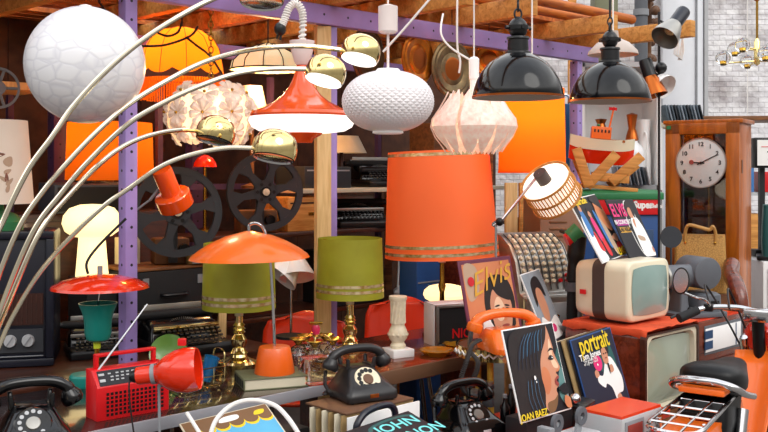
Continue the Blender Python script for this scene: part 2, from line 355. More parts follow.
# joists that lie on the front beam and stick out towards the camera
jl = ['pine joist crossing the purple beam above the white globe', 'pine joist crossing the purple beam above the fringed shade', 'pine joist crossing the beam above the tall orange pendant', 'pine joist crossing the beam above the brass arc lamp heads',
      'pine joist poking far out above the first black dome lamp', 'thin pine joist between the two black dome lamps', 'pine joist poking out above the second black dome lamp', 'last pine joist carrying the hanging cable bundle']
js = [(-.55, .3), (-.1, .3), (.42, .42), (.85, .42), (1.28, .42), (1.7, .45), (2.42, .43), (2.89, .62)]
for (s_, o_), lb in zip(js, jl):
    z = 2.2335 + .047; o = MB().box((0, (1.8 - o_) / 2, 0), (.055, 1.8 + o_, .09)).build('ceiling_joist', 'pine', None, bevel=.004)
    place(o, ST(s_, 0, z), 44); tag(o, lb, 'joist', 'joists over the stall front')
for i, (s_, y, lb) in enumerate([(1.9, .22, 'round orange pole lying on the joists nearer the front'), (1.9, .05, 'round orange pole lying on the joists just behind the front pole')]):
    o = MB().cyl((-.75, 0, 0), (.9, 0, 0), .026, n=14).build('wooden_pole', 'pine_orange'); place(o, ST(s_, y - .35, 2.354), 44); tag(o, lb, 'pole')
# plank stacks along the front edge of the ceiling
for i, (x0, x1, y, lb) in enumerate([(-1.0, .2, -.09, 'weathered plank lying on the joists at the far left'), (.3, 1.25, -.06, 'plank lying on the joists above the white cup lamp')]):
    o = MB().box((0, 0, 0), (x1 - x0, .12, .025)).build('plank', 'pine_orange', None, bevel=.003); place(o, ST((x0 + x1) / 2, y - .03, 2.34), 44); tag(o, lb, 'plank')

# street side behind the wall line: pipe, green column, white door, timber posts
t = thing('drain_pipe', 'grey drain pipe running down the white brick wall', 'pipe', (L(641, 172, 7.6).x, 7.6, 0))
MB().cyl((0, 0, 0), (0, 0, 4), .052, n=20).build('pipe', 'grey_mid', t); 
for z in (.9, 2.75): MB().lathe([(.05, 0), (.062, 0), (.062, .05), (.05, .05)], 20, 0, T(0, 0, z), closed=True).build('bracket', 'grey', t)
g = MB().box((0, 0, 1.6), (.16, .16, 3.2)); tag(place(g.build('steel_column', 'olive_metal', bevel=.01), (L(604, 172, 6.6).x, 6.6, 0)), 'olive green steel column before the brick wall', 'column')
for px, Y, lb in ((572, 6.5, 'timber upright behind the joists beside the green column'), ):
    tag(place(MB().box((0, 0, 1.5), (.05, .05, 3.0)).build('timber_upright', 'pine'), (L(px, 0, Y).x, Y, 0)), lb, 'post')
t = thing('door_1', 'white panelled door leaf in the brick wall', 'door', (L(683, 0, 7.9).x, 7.93, 0)); t['kind'] = 'structure'
MB().box((0, 0, 1.7), (.34, .06, 3.4)).build('leaf', 'door_paint', t, bevel=.005)
MB().box((.11, -.035, 2.3), (.012, .02, 2.0)).build('edge_strip', 'grey', t); MB().box((.19, 0, 1.7), (.03, .09, 3.4)).build('frame', 'grey_pale', t)
t = thing('climbing_plant', 'dry brown creeper hanging beside the grey drain pipe', 'plant', (L(656, 0, 7.6).x, 7.75, 0)); g = MB()
for i in range(60):
    z = 2.0 + random.random() * 1.7; g.sph((random.uniform(-.05, .05), random.uniform(-.08, .08), z), random.uniform(.02, .05), 8)
g.build('foliage', 'brown', t); MB().tube([(0, 0, 0), (.02, .02, 1.), (-.02, 0, 2.), (0, 0, 3.7)], .02).build('stem', 'bin_brown', t)

# ---------------------------------------------------------------- tables and platforms
def table(label, s0, s1, d0, d1, z, m, rim=None, th=.035, legs=True, name='market_table'):
    t = thing(name, label, 'table', ST((s0 + s1) / 2, (d0 + d1) / 2, 0), 44); w_, dd = s1 - s0, d1 - d0
    MB().box((0, 0, z - th / 2), (w_, dd, th)).build('tabletop', m, t, bevel=.006)
    if rim: MB().box((0, -dd / 2 - .006, z - th / 2 - .001), (w_ + .01, .012, th + .004)).build('metal_edge', rim, t, bevel=.003)
    if legs:
        for i in (-1, 1):
            for j in (-1, 1): MB().box((i * (w_ / 2 - .06), j * (dd / 2 - .06), (z - th) / 2), (.045, .045, z - th)).build('leg', 'wood_dark', t)
    return t
table('dark glossy wooden table with grey metal edge under the red portable radio', -1.75, .32, -.6, .005, .75, 'dark_top', 'rim_grey')
table('red brown wooden table with pale edge under the ivory column lamp', .34, 1.84, -.6, -.01, .75, 'wood_red', 'brown', .05)
table('dark wooden table at the back under the typewriters', -1.75, .62, .09, .85, .75, 'wood_dark')
table('low orange red table under the profile portrait sleeve', .42, .93, -1.56, -.95, .62, 'red_orange')
table('low red table end carrying the portrait sleeve', .94, 1.40, -1.32, -.95, .6, 'red_orange')
table('low dark bench before the left table', -1.3, .37, -1.24, -.63, .42, 'wood_dark')
# rack shelves at the back
for z, lb, m, s0, s1 in ((.75, 'lowest dark rack shelf behind the red moulded chairs', 'wood_dark', .66, 3.05), (1.18, 'lower dark rack shelf holding a typewriter behind the olive lamp', 'wood_dark', .66, 3.05), (1.41, 'pale edged rack shelf above the wooden drawers', 'cream_card', 1.32, 3.05)):
    t = thing('rack_shelf', lb, 'shelf', ST((s0 + s1) / 2, .98, z), 44); MB().box((0, 0, -.0125), (s1 - s0, .36, .025)).build('board', m, t, bevel=.003)
    for i in (-1, 1): MB().box((i * ((s1 - s0) / 2 - .02), .165, -.09), (.02, .02, .15)).build('bracket', 'purple_dark', t)
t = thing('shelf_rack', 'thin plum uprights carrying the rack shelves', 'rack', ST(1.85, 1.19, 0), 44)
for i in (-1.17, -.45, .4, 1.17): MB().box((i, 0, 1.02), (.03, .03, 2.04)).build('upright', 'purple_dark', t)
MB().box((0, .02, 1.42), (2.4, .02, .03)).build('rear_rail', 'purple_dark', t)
t = thing('cupboard', 'tall dark cupboard deep behind the radio cabinet', 'cupboard', ST(.075, 1.14, 0), 44); MB().box((0, 0, .655), (1.09, .32, 1.31)).build('body', 'wood_dark', t, bevel=.005); MB().box((0, -.166, .65), (1.05, .012, 1.25)).build('door', 'wood_dark', t, bevel=.004)
t = thing('rack_shelf', 'high left rack shelf with dark clutter behind the globe', 'shelf', ST(-.6, 1.5, 1.93), 44); MB().box((0, 0, -.0175), (1.5, .36, .035)).build('board', 'pine_pale', t)
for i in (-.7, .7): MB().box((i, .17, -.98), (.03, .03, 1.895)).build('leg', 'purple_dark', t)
t = thing('market_crate', 'wooden crate carrying the old wooden television', 'crate', ST(1.66, -.98, 0), 44); MB().box((0, 0, .265), (.44, .38, .53)).build('body', 'wood_mid', t, bevel=.004)
g = MB()
for z in (.1, .28, .46): g.box((0, -.196, z), (.46, .012, .13)).box((-.226, 0, z), (.012, .38, .13))
g.build('slats', 'wood_mid', t)
tag(place(MB().box((0, 0, .34), (.4, .38, .68)).build('wooden_plinth', 'wood_red', bevel=.006), ST(2.11, -1.0, 0), 44), 'brown wooden plinth below the radio with white scale', 'plinth')
tag(place(MB().box((0, 0, .33), (.3, .22, .66)).build('support_crate', 'wood_dark', bevel=.004), (.05, 2.36, 0), 21), 'dark crate under the neon lettered sleeve', 'crate')
tag(place(MB().box((0, 0, .105), (.26, .15, .21)).build('support_crate', 'wood_dark', bevel=.004), ST(-.45, -1.14, .421), 44), 'dark crate under the sky blue sleeve', 'crate')
# ================================================================ HANGING LAMPS
CZ = 2.333                                   # underside of the ceiling planks
def k_(Y): return Y / F
def hang(name, label, cat, px, Y, py, group=None, R=None):  # origin at the lamp's centre (px, py)
    return thing(name, label, cat, L(px, py, Y), 0, group, R)
def topz(py, Y): return CZ - L(0, py, Y).z

# white textured globe
Y = 2.9; k = k_(Y); t = hang('globe_pendant', 'large white glass globe lamp with cracked ice pattern', 'lamp', 85.5, Y, 65)
MB().sph((0, 0, 0), 58.5 * k, 64).build('glass_globe', 'globe', t)
MB().lathe([(0, 57.5 * k), (.02, 57.7 * k), (.018, 59.3 * k), (.006, 60.5 * k), (0, 60.5 * k)], 24).build('cap', 'white', t)
g = MB(); cord(g, (0, 0, 2.55 - t.location.z), (0, 0, 67 * k)); g.build('cord', 'cable_white', t)

# amber fringed shade
Y = 4.5; k = k_(Y); t = hang('fringed_pendant', 'glowing amber fabric pendant shade with bead fringe', 'lamp', 182, Y, 78)
pr = [(8, 50), (20, 47), (31, 39), (37, 28), (40, 14), (42, 0)]
MB().lathe([(r * k, z * k) for r, z in pr], 48).build('shade', 'amber_lit', t)
g = MB()
for i in range(10):
    a = 2 * PI * i / 10; g.tube([((r * k + .002) * math.cos(a), (r * k + .002) * math.sin(a), z * k) for r, z in pr], .0016, 5)
g.build('ribs', 'print_brown', t)
g = MB(); n = 80; sec = []
for i in range(n):
    a = 2 * PI * i / n; u = abs((i / 8) % 1 - .5) * 2; hh = 1.5 + 5 * (1 - u) ** 2
    for z in (hh, -2): sec.append((43 * k * math.cos(a), 43 * k * math.sin(a), z * k))
g.add(sec, [(2 * i, 2 * i + 1, (2 * i + 3) % (2 * n), (2 * i + 2) % (2 * n)) for i in range(n)]); g.build('scalloped_trim', 'print_brown', t)
g = MB()
for i in range(96):
    a = 2 * PI * i / 96
    g.tube([(42 * k * math.cos(a), 42 * k * math.sin(a), -1 * k), (42 * k * math.cos(a), 42 * k * math.sin(a), -23 * k + random.random() * .01)], .0035, 4)
fr = g.build('bead_fringe', 'amber_lit', t); fr['kind'] = 'stuff'
g = MB(); cord(g, (0, 0, topz(78, Y)), (0, 0, 50 * k)); g.build('cord', 'cable_dark', t)
plight('fringed_pendant_bulb', L(182, 55, Y), 4, 'ffb45a')

# shell flower chandelier on a brass chain
Y = 3.9; k = k_(Y); t = hang('flower_chandelier', 'cream chandelier of shell flowers hanging on a brass chain', 'chandelier', 211, Y, 115)
MB().lathe([(0, 26 * k), (33 * k, 24 * k), (38 * k, 0), (33 * k, -22 * k), (0, -26 * k)], 32).build('inner_shade', 'inner_glow', t)
g = MB()
for p in range(8):
    X = RZ(45 * p); vs = []
    for i, (x, wd, z) in enumerate([(.1, .0, .2), (3, 1.3, 1.8), (7, 2.9, 3.6), (11, 4.1, 3.2), (13.5, 3.0, 1.0)]):
        vs += [(x * k, -wd * k, z * .35 * k), (x * k, 0, z * k), (x * k, wd * k, z * .35 * k)]
    fs = []
    for i in range(4): a = i * 3; fs += [(a, a + 1, a + 4, a + 3), (a + 1, a + 2, a + 5, a + 4)]
    fs += [(12, 13, 14)]
    g.add(vs, fs, 0, X)
g.sph((0, 0, 3 * k), 1.6 * k, 10, 1)
fl = None
for row, (z, rr, n, off, tl) in enumerate([(21, 33, 8, 0, 35), (2, 43, 10, .5, 2), (-18, 36, 8, 0, -28)]):
    for i in range(n):
        a = 360 * (i + off) / n
        X = RZ(a) @ T(rr * k, 0, z * k + random.uniform(-2, 2) * k) @ RY(90 - tl) @ RZ(random.uniform(0, 45))
        if fl is None: fl = g.build('flower', ['shell', 'brass'], t, norm=False); fl.matrix_local = X
        else: pdup(fl, t, X)
g = MB(); zt = topz(115, Y); z = 27 * k; i = 0
while z < zt - .01:
    X = T(0, 0, z) @ RZ(90 * (i % 2)); g.tube([(.009 * math.cos(a), 0, .016 * math.sin(a)) for a in [j * PI / 6 for j in range(12)]], .0028, 6, closed=True, X=X); z += .026; i += 1
g.build('chain', 'brass', t)
plight('flower_chandelier_bulb', L(211, 150, Y - .25), 1.2, 'ffdcae')

# orange pendant with coiled cord
Y = 3.4; k = k_(Y); t = hang('coil_pendant', 'orange flared pendant with white diffuser and coiled white cord', 'lamp', 302, Y, 113)
MB().lathe([(r * k, z * k) for r, z in [(5, 49), (6, 44), (8.5, 36), (13, 26), (19, 18), (28, 11), (40, 5), (51, 1), (53, -2), (52.5, -4)]], 64).build('shade', 'orange_pendant', t)
MB().lathe([(r * k, z * k) for r, z in [(0, -3), (52, -4), (53, -8), (50, -14), (43, -18), (28, -20), (0, -20)]], 64).build('diffuser', 'disc_glow', t)
MB().lathe([(r * k, z * k) for r, z in [(0, -19), (21, -19.6), (19, -22), (12, -26), (10, -30), (0, -30)]], 48).build('lower_cap', 'orange_pendant', t)
MB().lathe([(r * k, z * k) for r, z in [(0, 48), (6, 48), (8, 51), (10.5, 60), (12.5, 70), (12.7, 72), (0, 72)]], 32).build('ceiling_cup', 'cup_pink', t)
path = spl([(0, 0, 72 * k), (1 * k, 0, 90 * k), (0, 0, 102 * k), (-6 * k, 0, 110 * k), (-13 * k, 0, 105 * k), (-17 * k, 0, 95 * k), (-20 * k, 0, 88 * k)], 8)
MB().tube(path, 2.2 * k, 8).build('cord_core', 'cable_white', t)
g = MB(); hel = []; tot = len(path) - 1; tr = 26
for i in range(tr * 10 + 1):
    u = i / (tr * 10) * tot; a = min(int(u), tot - 1); p = path[a].lerp(path[a + 1], u - a); d = (path[a + 1] - path[a]).normalized()
    n1 = Vector((0, 1, 0)); n2 = d.cross(n1).normalized(); an = 2 * PI * i / 10
    hel.append(p + (n1 * math.cos(an) + n2 * math.sin(an)) * 3.2 * k)
g.tube(hel, 1.1 * k, 5); g.build('coiled_cord', 'cable_white', t)
g = MB().sph((-22 * k, 0, 84 * k), 6.2 * k, 14, 0, (1, 1, 1.1)); g.tube([(-24 * k, 0, 80 * k), (-25 * k, 0, 74 * k)], 1.2 * k, 6).tube([(-21 * k, 0, 79 * k), (-22 * k, 0, 73 * k)], 1.2 * k, 6)
g.build('plug', 'plug', t)
g = MB().tube([(-4 * k, 0, 111 * k), (-4 * k, 0, topz(113, Y))], .004, 6); g.build('hook', 'steel_dark', t)

# white faceted ellipsoid
Y = 3.05; k = k_(Y); t = hang('ellipsoid_pendant', 'white oval glass pendant with diamond texture below a white cup', 'lamp', 388, Y, 101.5)
g = MB(); nr, nc = 36, 76; vs = []; fs = []
for i in range(nr + 1):
    ph = -PI / 2 * .97 + PI * .97 * i / nr
    for j in range(nc):
        a = 2 * PI * j / nc; q = 1 + .009 * math.cos(ph) * (1 if (i + j) % 2 else -1)
        vs.append((46 * k * max(0, math.cos(ph)) ** .86 * q * math.cos(a), 46 * k * math.cos(ph) ** .86 * q * math.sin(a), 31 * k * math.sin(ph)))
for i in range(nr):
    for j in range(nc):
        a, b, c, d = i * nc + j, i * nc + (j + 1) % nc, (i + 1) * nc + (j + 1) % nc, (i + 1) * nc + j
        fs += [(a, b, c), (a, c, d)] if (i + j) % 2 == 0 else [(a, b, d), (b, c, d)]
g.add(vs, fs); g.build('glass_shade', 'ellipsoid', t, flatsh=True)
MB().lathe([(r * k, z * k) for r, z in [(0, -27), (15, -28.5), (15.5, -31.5), (13, -32.5), (0, -32.5)]], 32).build('bottom_ring', 'frost', t)
MB().lathe([(r * k, z * k) for r, z in [(0, 33), (11, 32.5), (14, 29), (0, 27)]], 32).build('top_cap', 'frost', t)
MB().cyl((0, 0, 32 * k), (0, 0, 69 * k), 1.3 * k, n=10).build('stem', 'cup_pink', t)
MB().lathe([(0, 68 * k), (7 * k, 68 * k), (9.6 * k, 70 * k), (9.8 * k, 95 * k), (3 * k, 97 * k), (0, 97 * k)], 32).build('ceiling_cup', 'cup_pink', t)
g = MB(); cord(g, (0, 0, topz(101.5, Y)), (0, 0, 96 * k), .003); g.build('cord', 'cable_white', t)

# capiz leaf chandelier
Y = 3.55; k = k_(Y); t = hang('shell_chandelier', 'glowing pinkish pendant made of pointed translucent shell leaves', 'chandelier', 474, Y, 124)
g = MB(); vs = []; fs = []
sec = [(25, 31, .3), (28, 25, 4.5), (34, 15, 8), (41, 5, 9.8), (42.5, -3, 9.4), (38, -13, 7.4), (31, -22, 4.6), (27, -28, .3)]
for x, z, wd in sec: vs += [(x * k, -wd * k, z * k), ((x + 1.4) * k, 0, z * k), (x * k, wd * k, z * k)]
for i in range(len(sec) - 1): a = i * 3; fs += [(a, a + 1, a + 4, a + 3), (a + 1, a + 2, a + 5, a + 4)]
g.add(vs, fs); lf = g.build('shell_leaf', 'shell_leaf', t, norm=False); lf.matrix_local = RZ(0)
for i in range(1, 14): pdup(lf, t, RZ(360 * i / 14 + random.uniform(-4, 4)) @ RZ(0) @ SC(1, 1, random.uniform(.93, 1.08)))
for i in range(11): pdup(lf, t, RZ(360 * (i + .5) / 11) @ SC(.8, .9, 1.08) @ RZ(6))
MB().lathe([(0, 20 * k), (12 * k, 17 * k), (17 * k, 0), (12 * k, -16 * k), (0, -20 * k)], 24).build('inner_globe', 'inner_glow', t)
MB().lathe([(r * k, z * k) for r, z in [(0, 24), (4, 26), (4.2, 44), (5, 45), (5.2, 65), (3, 67), (0, 67)]], 20).build('lamp_holder', 'frost', t)
g = MB(); cord(g, (0, 0, topz(124, Y)), (0, 0, 66 * k), .003); g.build('cord', 'cable_white', t)

# two black enamel factory lamps
def factory(label, px, py, Y, q, rz):
    k = k_(Y) * q; t = hang('factory_pendant', label, 'lamp', px, Y, py, R=RZ(rz))
    MB().lathe([(r * k, z * k) for r, z in [(45, -1), (45.5, 1), (44, 8), (41, 17), (36, 26), (29, 34), (20, 40), (13, 43), (12, 44)]], 64).build('dome', 'enamel_black', t)
    MB().lathe([(r * k, z * k) for r, z in [(44.6, -1), (43, 8), (40, 17), (35, 25), (28, 33), (12, 41), (0, 42)]], 64).build('inner_reflector', 'enamel_inside', t, norm=False)
    MB().lathe([(45.2 * k, -1 * k), (46 * k, -1 * k), (46 * k, 1 * k), (45.2 * k, 1 * k)], 64, closed=True).build('rim', 'copper', t)
    MB().sph((0, 0, 24 * k), 7 * k, 16, k=(1, 1, 1.3)).build('bulb', 'frost', t)
    MB().lathe([(r * k, z * k) for r, z in [(0, 42), (13, 42), (12.5, 45), (10.6, 46), (10.2, 57), (11.5, 58), (11, 60), (6, 61), (0, 61)]], 32).build('neck', 'black', t)
    g = MB().sph((0, 0, 69 * k), 10 * k, 20, k=(1, .9, 1.05))
    for a in range(0, 360, 90): g.cyl((0, 0, 69 * k), (14 * k * math.cos(math.radians(a)), 12 * k * math.sin(math.radians(a)), 69 * k), 2.2 * k, n=10)
    g.lathe([(9.6 * k, 67 * k), (11 * k, 67 * k), (11 * k, 71 * k), (9.6 * k, 71 * k)], 24, closed=True)
    g.build('junction_housing', 'black', t)
    g = MB().tube([(4 * k * math.cos(a), 0, 83 * k + 5 * k * math.sin(a)) for a in [j * PI / 8 for j in range(16)]], 1.1 * k, 8, closed=True)
    g.tube([(3 * k * math.cos(a), 3 * k * math.sin(a) * 0, 90 * k + 4.5 * k * math.sin(a)) for a in [j * PI / 8 for j in range(16)]], .9 * k, 8, closed=True, X=RZ(70)).lathe([(0, 76 * k), (4 * k, 76 * k), (3 * k, 80 * k), (0, 80 * k)], 12)
    g.build('shackle', 'steel_dark', t)
    zt = topz(py, Y)
    if zt > 95 * k: MB().tube([(0, 0, 93 * k), (0, 0, zt)], .004, 8).build('hanger', 'steel_dark', t)
    return t
factory('big black enamel factory dome lamp before the orange drum shade', 518, 97, 3.0, 1, 20)
factory('shiny black factory dome lamp hanging over the toy boat', 610, 101, 3.35, .885, 65)

# orange drum
Y = 4.3; k = k_(Y); t = hang('drum_pendant', 'tall glowing orange drum shade hanging behind the black dome', 'lamp', 532, Y, 173)
MB().lathe([(33.5 * k, 0), (32 * k, 84 * k)], 64).build('shade', 'orange_lit', t)
MB().lathe([(32.6 * k, 0), (33.9 * k, 0), (33.9 * k, 2 * k), (32.6 * k, 2 * k)], 64, closed=True).build('bottom_rim', 'orange_lit', t)
g = MB()
for a in (0, 120, 240): g.tube([(0, 0, 80 * k), (32 * k * math.cos(math.radians(a)), 32 * k * math.sin(math.radians(a)), 82 * k)], .002, 6)
g.build('spider_frame', 'chrome', t); MB().sph((0, 0, 62 * k), 6 * k, 16).build('bulb', 'bulb', t)
g = MB(); cord(g, (0, 0, topz(173, Y)), (0, 0, 66 * k), .004); g.build('cord', 'cable_white', t)
plight('drum_bulb', L(532, 112, Y), 3.4, 'ffc070')

# white enamel disc lamp behind second dome
Y = 4.3; k = k_(Y); t = hang('enamel_pendant', 'flat white enamel lamp shade behind the second black dome', 'lamp', 613, Y, 55)
MB().lathe([(25 * k, 0), (24 * k, 4 * k), (16 * k, 12 * k), (6 * k, 17 * k), (5 * k, 24 * k), (0, 24 * k)], 40).build('shade', 'brick_shade', t)
g = MB(); cord(g, (0, 0, 2.5 - t.location.z), (0, 0, 23 * k)); g.build('cord', 'cable_white', t)

# tiffany style shade deep in the stall
Y = 5.0; k = k_(Y); t = hang('glass_panel_pendant', 'lit leaded glass shade hanging deep behind the arc lamp arms', 'lamp', 268, Y, 66)
MB().lathe([(r * k, z * k) for r, z in [(38, -4), (36, 4), (28, 12), (14, 19), (5, 22)]], 24).build('glass_shade', 'tiffany', t)
g = MB()
for i in range(12):
    a = 2 * PI * i / 12; g.tube([((r + .5) * k * math.cos(a), (r + .5) * k * math.sin(a), z * k) for r, z in [(38, -4), (36, 4), (28, 12), (14, 19), (5, 22)]], .003, 5)
g.tube([(38.4 * k * math.cos(a), 38.4 * k * math.sin(a), -4 * k) for a in [j * PI / 20 for j in range(40)]], .004, 6, closed=True); g.build('lead_lines', 'black', t)
g = MB(); cord(g, (0, 0, topz(66, Y)), (0, 0, 21 * k)); g.build('cord', 'cable_dark', t)
plight('glass_panel_bulb', L(268, 80, Y), 14, 'ffc07a')

# brass plates hung on wires
def plate(label, px, py, Y, rx, ry, m, rz):
    k = k_(Y); t = hang('hanging_plate', label, 'plate', px, Y, py, 'brass plates hung along the beam', R=RZ(rz))
    R_ = ry * k
    MB().lathe([(r * R_, z * R_) for r, z in [(0, .06), (.5, .06), (.56, .02), (.62, .05), (.8, .08), (.85, .04), (.93, .06), (1, .02), (1, -.02), (.6, -.03), (.5, .02), (0, .02)]], 48).build('dish', m, t, X=RX(90))
    MB().lathe([(r * R_, z * R_) for r, z in [(0, .075), (.2, .085), (.28, .07), (.36, .075), (.4, .062)]], 32).build('relief', 'copper' if m != 'copper' else 'brass', t, X=RX(90))
    g = MB().tube([(0, 0, R_ * .97), (0, 0, 2.333 - t.location.z)], .0022, 6); g.build('wire', 'steel_dark', t)
M['plate_orange'] = mat('plate_orange', 'd98324', .3, metal=.75, col2='8a3f10', scale=12); M['plate_grey'] = mat('plate_grey', '8f7c58', .4, metal=.7, col2='5c4c3a', scale=14)
plate('orange copper plate with ridged rim left of the grey plate', 418, 59, 4.62, 16, 26, 'plate_orange', 50); plate('large dull grey brass plate in the middle of the row', 452, 69, 4.75, 20, 29, 'plate_grey', 42)
plate('small golden plate half hidden by the black dome', 489, 60, 5.1, 15, 17, 'plate_orange', 15); plate('dim brown plate behind the upper arc lamp head', 368, 55, 4.75, 14, 28, 'plate_grey', 55)

# loose cords
g = MB(); a = L(459, 73, 4.0); g.tube(spl([a + Vector((0, 0, .0)), a + Vector((.005, 0, .05)), a + Vector((-.008, 0, .13)), a + Vector((-.006, 0, 2.333 - a.z))], 6), .0045, 6)
o = g.build('electric_flex', 'cable_white'); tag(o, 'loose white flex with bare end before the grey plate', 'cable')
g = MB(); a = L(383, 52, 3.6); b = L(444, 10, 3.6); b.z = 2.232; g.tube(spl([a, a.lerp(b, .5) - Vector((0, 0, .01)), b, b + Vector((.0, .0, .1))], 6), .0045, 6); tag(g.build('electric_flex', 'cable_white'), 'white flex slung from the joist to the left', 'cable')
g = MB(); a = L(441, 33, 3.7); b = L(462, 60, 3.62); g.tube(spl([L(443, 14, 3.8), a, L(450, 47, 3.66), L(470, 60, 3.6)], 6), .004, 6); tag(g.build('electric_flex', 'cable_white'), 'short white flex hanging above the shell leaf pendant', 'cable')
for i, (pts, lb) in enumerate([([(140, 46), (165, 45), (190, 36), (198, 26)], 'black flex drooping across the fringed amber shade'), ([(186, 37), (196, 45), (210, 56), (222, 74)], 'black flex running down right beside the brass chain'), ([(158, 33), (168, 36), (178, 32), (182, 22)], 'short black flex loop under the planks at the left'), ([(96, -8), (100, 3), (108, 14)], 'black flex coming down behind the white globe')]):
    g = MB().tube(spl([L(x, y, 4.0) for x, y in pts], 8), .005, 6); tag(g.build('electric_flex', 'cable_dark'), lb, 'cable')

# five armed arc lamp
t = thing('arc_floor_lamp', 'five armed brass and chrome arc floor lamp with dome heads', 'lamp', (-1.03, 2.42, 0)); o0 = Vector(t.location)
MB().lathe([(0, 0), (.17, 0), (.17, .04), (.05, .05), (0, .05)], 48).build('base', 'black', t)
MB().cyl((0, 0, .04), (0, 0, .72), .026, n=20).build('column', 'chrome', t)
MB().lathe([(0, .68), (.034, .68), (.034, .8), (.02, .82), (0, .82)], 20).build('collar', 'brass_shiny', t)
arms = [([(-12, 262), (5, 217), (28, 170), (52, 137), (72, 108), (105, 72), (140, 42), (180, 16), (213, -1), (245, -11)], 2.2, 2.35, (262, -8), 0),
        ([(-9, 300), (17, 232), (42, 193), (70, 160), (98, 131), (128, 105), (165, 82), (205, 62), (250, 50), (300, 46), (342, 50)], 2.42, 2.62, (361, 51), 12),
        ([(4, 300), (33, 232), (60, 195), (88, 162), (128, 124), (165, 102), (200, 86), (235, 74), (270, 69), (306, 69)], 2.42, 2.55, (326, 72), 14),
        ([(10, 300), (40, 232), (68, 196), (102, 162), (128, 144), (155, 134), (180, 130), (198, 131)], 2.45, 2.8, (216, 132), 10),
        ([(-2, 350), (12, 318), (40, 272), (76, 232), (105, 205), (128, 189), (160, 167), (190, 155), (225, 148), (252, 148)], 2.42, 2.5, (275, 148), 8)]
for i, (pts, y0, y1, hd, tl) in enumerate(arms):
    n = len(pts); P3 = [L(x, y, y0 + (y1 - y0) * (j / (n - 1)) ** 1.5) - o0 for j, (x, y) in enumerate(pts)]
    st = Vector((.012 * math.cos(i * 1.26), .012 * math.sin(i * 1.26), .76))
    p0 = P3[0]; P3 = [st, st.lerp(p0, .5) + Vector((-.02, 0, .03))] + P3
    ar = MB().tube(spl(P3, 8), .0068 if i != 4 else .0062, 10).build('arm', 'pale_brass', t)
    c = L(hd[0], hd[1], y1) - o0; r = (.055 if i in (1, 2) else .06 if i == 4 else .058)
    X = T(*c) @ RY(tl) @ RX(-14)
    MB().lathe([(r * a, r * b) for a, b in [(.93, -.46), (.985, -.26), (1, 0), (.95, .3), (.8, .54), (.55, .72), (.25, .82), (0, .84)]], 40, X=X).build('head', 'brass_shiny', ar)
    MB().lathe([(r * .9, -r * .5), (r * .86, -r * .42), (r * .6, -r * .36), (0, -r * .33)], 32, X=X).build('reflector', 'disc_glow' if i in (1, 2) else 'chrome', ar, norm=False)
    MB().tube([P3[-1], P3[-1].lerp(c, .35)], [.009, .012], 12).build('joint', 'brass_shiny', ar)
# ================================================================ STANDING LAMPS AND TABLE GOODS
# lamp with big orange drum shade
def drum_lamp(label, px, Yc, k, shade_m, rb, rt, zb, zt_, base, bands, z0=.75, tilt=0, band_m='gold_band'):
    t = thing('table_lamp', label, 'lamp', (L(px, 0, Yc).x, Yc, z0))
    XT = T(0, 0, zb) @ RY(tilt) @ T(0, 0, -zb)
    MB().lathe([(rb, zb), (rt, zt_)], 72, X=XT).build('lamp_shade', shade_m, t)
    for u, hh in bands:
        g = MB(); r0 = rb + (rt - rb) * u + .0012; z = zb + (zt_ - zb) * u; r1 = rb + (rt - rb) * (u + hh) + .0012
        g.lathe([(r0, z), (r1, z + (zt_ - zb) * hh)], 72, X=XT).build('trim_band', band_m, t)
    g = MB()
    for a in (30, 150, 270): g.tube([(0, 0, zt_ - .03), (rt * math.cos(math.radians(a)), rt * math.sin(math.radians(a)), zt_ - .01)], .002, 6)
    g.tube([(0, 0, zb - .06), (0, 0, zt_ - .03)], .004, 8); g.build('shade_carrier', 'brass', t)
    MB().lathe(base, 40).build('stem_base', 'brass_shiny' if rb < .2 else 'brass', t)
    MB().cyl((0, 0, zb - .03), (0, 0, zb + .05), .017, n=16).build('socket', 'cream', t)
    MB().sph((0, 0, zb + .085), .032, 16, k=(1, 1, 1.25)).build('bulb', 'frost', t)
    return t
Yb = 4.35; k = Yb / F; zb = L(0, 256, Yb).z - .75; zt_ = L(0, 151, Yb).z - .75
drum_lamp('largest table lamp with tall orange drum shade and brass stem', 442, Yb, k, 'orange_shade', 57 * k, 50.5 * k, zb, zt_, [(0, 0), (.09, 0), (.09, .015), (.03, .03), (.014, .06), (.011, .2), (.018, .23), (.011, .25), (.011, zb - .02), (0, zb - .02)], [(.035, .028), (.105, .028), (.95, .03)], tilt=-2.0)
bs = [(0, 0), (.078, 0), (.082, .008), (.076, .018), (.05, .026), (.034, .034), (.03, .045), (.036, .052), (.03, .06), (.023, .075), (.03, .095), (.031, .115), (.022, .13), (.018, .138), (.026, .146), (.018, .154), (.026, .162), (.018, .17), (.024, .178), (.015, .19), (.0135, .3), (.017, .33), (.01, .36), (0, .36)]
Y1 = 3.72; k = Y1 / F
drum_lamp('olive drum lamp on brass candlestick under the orange dish lamp', 239, Y1, k, 'olive', 36.5 * k, 35 * k, L(0, 308, Y1).z - .75, L(0, 243, Y1).z - .75, [(a, b * .79 if b > .2 else b * .85) for a, b in bs], [(.08, .05), (.17, .05)])
Y1 = 4.0; k = Y1 / F
drum_lamp('olive drum lamp on brass base right of the pine post', 350, Y1, k, 'olive', 34 * k, 32 * k, L(0, 297, Y1).z - .75, L(0, 238, Y1).z - .75, [(a, b * .78) for a, b in bs], [(.11, .05), (.2, .05)])

